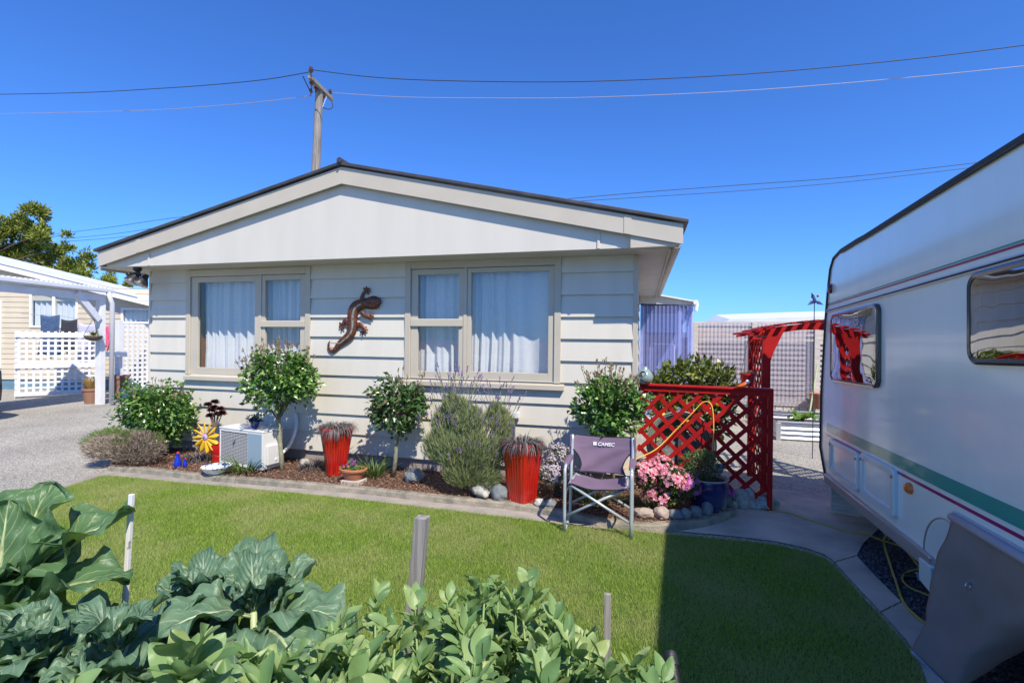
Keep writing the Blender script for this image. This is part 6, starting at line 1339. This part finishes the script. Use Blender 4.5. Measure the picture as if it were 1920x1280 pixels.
brassica('broccoli_plant','broccoli plant with broad flat leaves in front of the white stake',gB(225,1.45),.62,ring_(18,.28,.24,58,-5,40),'cabbage_leaf',seed=6)
brassica('broccoli_plant','broccoli plant with upright pale leaves left of the thick stake',gB(620,1.55),.44,[(80,72,.34,.20,.3),(20,62,.30,.18,.5),(130,62,.3,.18,.5),(0,40,.28,.2,1),(180,45,.28,.2,1),(-60,30,.3,.22,1.2),(250,20,.28,.22,1.3),(50,80,.28,.16,.3)],'cabbage_leaf',seed=7,inner=6)
brassica('broccoli_plant','low broccoli plant in the shade behind the nearest bean plant',gB(350,1.30),.52,ring_(12,.28,.23,50,0,70),'cabbage_leaf',seed=8)
brassica('broccoli_plant','low broccoli plant between the thick stake and the arching one',gB(510,1.35),.50,ring_(10,.28,.22,50,0,20),'cabbage_leaf',seed=18)
brassica('broccoli_plant','low broccoli plant near the bottom left corner under the cauliflowers',gB(160,1.2),.52,ring_(11,.26,.22,50,0,90),'cabbage_leaf',seed=19)
brassica('young_vegetable','small fresh green leafy plant in the bottom left corner',gB(60,1.0),.56,rl(9,.15,.10,(10,60),10),'fresh_leaf','young leafy plants',seed=9,inner=3,L0=.08)
# broad beans
def oval(mb,p,d,n,L,W,seed,cup=.25,bend=.3,nu=10,nv=4):
    """smooth elliptical leaflet with a folded midrib"""
    d=d.normalized(); x=d.cross(n)
    if x.length<.05: x=d.orthogonal()
    x.normalize(); n=x.cross(d); tw=U(-.25,.25)
    def fn(u,v):
        s=(v-.5)*2; t=.02+.975*u; w=W*.5*math.sin(math.pi*t**.88)**.72
        return p+d*(L*u)+n*(bend*L*(-u*u)+cup*abs(s)**1.2*w+.035*L*math.sin(u*7+seed)*s+tw*L*u*s*.3)+x*(s*w)
    mb.grid(fn,nu,nv)
def bean(label,base,h,seed,n=11,S=1.0,flowers=0):
    """one clump: two or three square stems, paired leaflets up each, folded young leaves at the tip"""
    random.seed(seed); base=Vector(base); t=thing('broad_bean_plant',label,'bean plant',base,'broad bean plants in the foreground'); m=MB(); st=MB(); fl_=MB()
    for s_i in range(3 if S>.9 else 2):
        off=Vector((U(-.09,.09),U(-.07,.09),0))*(1 if s_i else .1); hh=h*(1 if s_i==0 else U(.80,.96)); b0=base+off; tilt=Vector((U(-.10,.10)+off.x,U(-.10,.10),1)).normalized(); top=b0+tilt*hh
        st.tube([b0,b0.lerp(top,.5)+Vector((.008,0,0)),top-tilt*.03],[.007,.006,.003],4); a0=U(0,6.28)
        for i in range(n):
            k=i/(n-1); q=b0+tilt*(hh*(.42+.56*k)); a=a0+i*2.55+U(-.3,.3); el=U(.1,.5)+1.0*k**1.4; d=Vector((math.cos(a),math.sin(a),el)).normalized(); Lp=(.07-.045*k)*S; st.tube([q,q+d*Lp],[.0022,.0014],4)
            for j in range(2 if k<.8 else 1):
                e=q+d*(Lp*(.35+.6*(j+1)/2)+.010*j*S); sd=d.cross(Vector((0,0,1))).normalized()
                for s in (-1,1):
                    dd=(d*U(.6,1.1)+sd*s*U(.35,.9)+Vector((0,0,U(-.15,.55)))).normalized(); nn=(Vector((0,0,1))-d*U(.1,.8)+rdir()*.45).normalized(); L=U(.060,.088)*S*(1-.22*k); oval(m,e,dd,nn,L,L*U(.44,.56),seed+i+j,U(.05,.45),U(-.15,.4))
            if k>.3: oval(m,q+d*Lp,(d+rdir()*.3).normalized(),(Vector((0,0,1))+rdir()*.5).normalized(),U(.055,.075)*S*(1-.2*k),.032*S,seed+i,U(.1,.4),U(-.1,.3))
            if flowers and .45<k<.8:
                for j in range(3): fl_.ball(q+Vector((math.cos(a+1)*.02,math.sin(a+1)*.02-.01,.0-j*.012)),.010,6,(1,1,1.7))
        for i in range(7): a=i*2.4+a0; z=U(.6,2.2); d=Vector((math.cos(a),math.sin(a),z)).normalized(); oval(m,top-tilt*.035*S,d,(Vector((-math.cos(a),-math.sin(a),.5))+rdir()*.5).normalized(),U(.035,.07)*S,U(.014,.024)*S,seed+i,U(.3,.9),U(-.2,.25))
    m.build('leaves','bean_leaf',t,smooth=True); st.build('stems','stem_green',t,smooth=True)
    if fl_.v: fl_.build('flowers','logo_white',t,smooth=True)
    return t
# each plant stands on the soil and is told apart by its neighbours in the row
spec=[(285,.72,1130,1.3,'nearest and largest broad bean plant, its top at the lower left of the picture'),
(425,.80,1215,1.1,'broad bean plant just right of the nearest and largest one'),
(170,.85,1240,1.05,'broad bean plant at the left end of the bean row, over dark soil'),
(530,.92,1260,1.0,'broad bean plant left of the thick grey stake, in front of the brassicas'),
(645,1.05,1180,1.0,'broad bean plant close on the left side of the thick grey stake'),
(725,1.10,1165,1.0,'broad bean plant whose leaves wrap the foot of the thick grey stake'),
(815,1.25,1120,1.05,'broad bean plant touching the right side of the thick grey stake'),
(870,1.45,1065,1.1,'broad bean plant with a broad top right of the thick grey stake'),
(925,1.60,1040,1.1,'tallest-looking broad bean plant, its tip farthest up the lawn'),
(985,1.65,1048,1.1,'broad bean plant with upright tip right of the tallest-looking one'),
(1025,1.45,1095,1.05,'broad bean plant with spreading leaves below the upright tip'),
(930,1.20,1120,1.1,'broad bean plant with white flowers in the middle of the row'),
(1065,1.30,1150,1.05,'broad bean plant in front of the short thin stake, on its left'),
(1120,1.45,1175,1.0,'broad bean plant at the foot of the short thin stake'),
(1150,1.15,1200,1.05,'broad bean plant right of the short thin stake'),
(1195,1.10,1245,.9,'rightmost broad bean plant, next to the black grip'),
(700,.80,1215,1.1,'low broad bean plant at the bottom edge under the thick stake'),
(850,.85,1200,1.1,'low broad bean plant at the bottom edge right of the thick stake'),
(1000,.90,1205,1.1,'low broad bean plant at the bottom edge in the middle right'),
(580,.75,1225,1.1,'low broad bean plant at the bottom edge between nearest plant and stake'),
(1100,.95,1240,1.0,'low broad bean plant at the bottom edge near the right end'),
(585,1.02,1125,1.05,'broad bean plant between the nearest broccoli and the thick grey stake'),
(700,1.3,1120,1.0,'broad bean plant farthest back on the left side of the thick grey stake'),
(500,.85,1190,1.05,'broad bean plant in front of the arching broccoli leaves'),
(560,.98,1150,1.05,'broad bean plant filling the space before the pale upright broccoli'),
(690,1.15,1130,1.05,'broad bean plant behind the foot of the thick grey stake, on its left'),
(620,.84,1185,1.05,'broad bean plant at the lower left of the thick grey stake'),
(775,.98,1190,1.05,'broad bean plant directly in front of the thick grey stake'),
(890,1.52,1085,1.0,'broad bean plant under the broad top right of the thick grey stake'),
(955,1.45,1075,1.05,'broad bean plant filling the gap under the tallest-looking tip'),
(845,1.28,1130,1.05,'broad bean plant second to the right of the thick grey stake, lower'),
(1010,1.28,1140,1.05,'broad bean plant between the spreading one and the short thin stake'),
(1060,1.10,1195,1.05,'broad bean plant low in front of the short thin stake'),
(690,.98,1205,1.0,'broad bean plant low on the left of the thick grey stake'),
(600,.95,1225,1.0,'broad bean plant where the beans meet the pale upright broccoli'),
(900,1.02,1170,1.05,'broad bean plant in front of the white-flowered one'),
(780,.80,1210,1.05,'broad bean plant at the bottom edge straight below the thick stake'),
(940,.82,1225,1.05,'broad bean plant at the bottom edge below the white-flowered one'),
(1140,1.0,1265,.95,'broad bean plant at the bottom edge left of the black grip'),
(480,.78,1235,1.0,'broad bean plant at the bottom edge right of the nearest two'),
(230,.62,1235,1.1,'broad bean plant at the bottom edge under the nearest and largest one'),
(365,.68,1215,1.1,'broad bean plant at the bottom edge between the two nearest ones'),
(1045,.86,1250,1.0,'broad bean plant at the bottom edge below the short thin stake'),
(980,1.10,1150,1.1,'broad bean plant right of the white-flowered one')]
for i,(px,D,py,S,lab) in enumerate(spec):
    p=AD(px,py,D); bean(lab,(p.x,p.y,.03),p.z-.03-.05*S,400+i*3,11,S,flowers=1 if 'white flowers' in lab else 0)
# little tufts of weed on the soil
# ================================================================ sun, sky, camera
S=Vector((.545,-.62,1)).normalized()     # towards the sun: behind the camera, to the right
el=math.asin(S.z); rot=math.atan2(S.x,S.y)
w=bpy.data.worlds.new('World'); scene.world=w; w.use_nodes=True; nt=w.node_tree; nt.nodes.clear()
sky=nt.nodes.new('ShaderNodeTexSky'); sky.sky_type='NISHITA'; sky.sun_disc=False; sky.sun_elevation=el; sky.sun_rotation=rot; sky.altitude=0; sky.air_density=1.0; sky.dust_density=.35; sky.ozone_density=2.0
bg=nt.nodes.new('ShaderNodeBackground'); bg.inputs[1].default_value=.10; ow=nt.nodes.new('ShaderNodeOutputWorld'); mx=nt.nodes.new('ShaderNodeMix'); mx.data_type='RGBA'; mx.blend_type='MULTIPLY'; mx.inputs[0].default_value=1; mx.inputs[7].default_value=(.45,.92,1.75,1); nt.links.new(sky.outputs[0],mx.inputs[6]); nt.links.new(mx.outputs[2],bg.inputs[0]); nt.links.new(bg.outputs[0],ow.inputs[0])
sd=bpy.data.lights.new('sun','SUN'); sd.energy=5.0; sd.angle=RAD(.53); sd.color=(1,.92,.80); so=bpy.data.objects.new('sun',sd); COL.objects.link(so); so.rotation_euler=S.to_track_quat('Z','Y').to_euler(); so.location=S*50
cam=bpy.data.cameras.new('camera'); cam.sensor_fit='HORIZONTAL'; cam.sensor_width=36; cam.lens=36*FOC/1920; cam.clip_end=3000; cam.clip_start=.05
cobj=bpy.data.objects.new('camera',cam); COL.objects.link(cobj); cobj.matrix_world=Matrix(((CR.x,CU.x,-CF.x,0),(CR.y,CU.y,-CF.y,0),(CR.z,CU.z,-CF.z,CH),(0,0,0,1))); scene.camera=cobj
scene.render.engine='CYCLES'
scene.view_settings.view_transform='Standard'; scene.view_settings.look='None'; scene.view_settings.exposure=0.31; scene.view_settings.gamma=1
scene.cycles.transparent_max_bounces=16
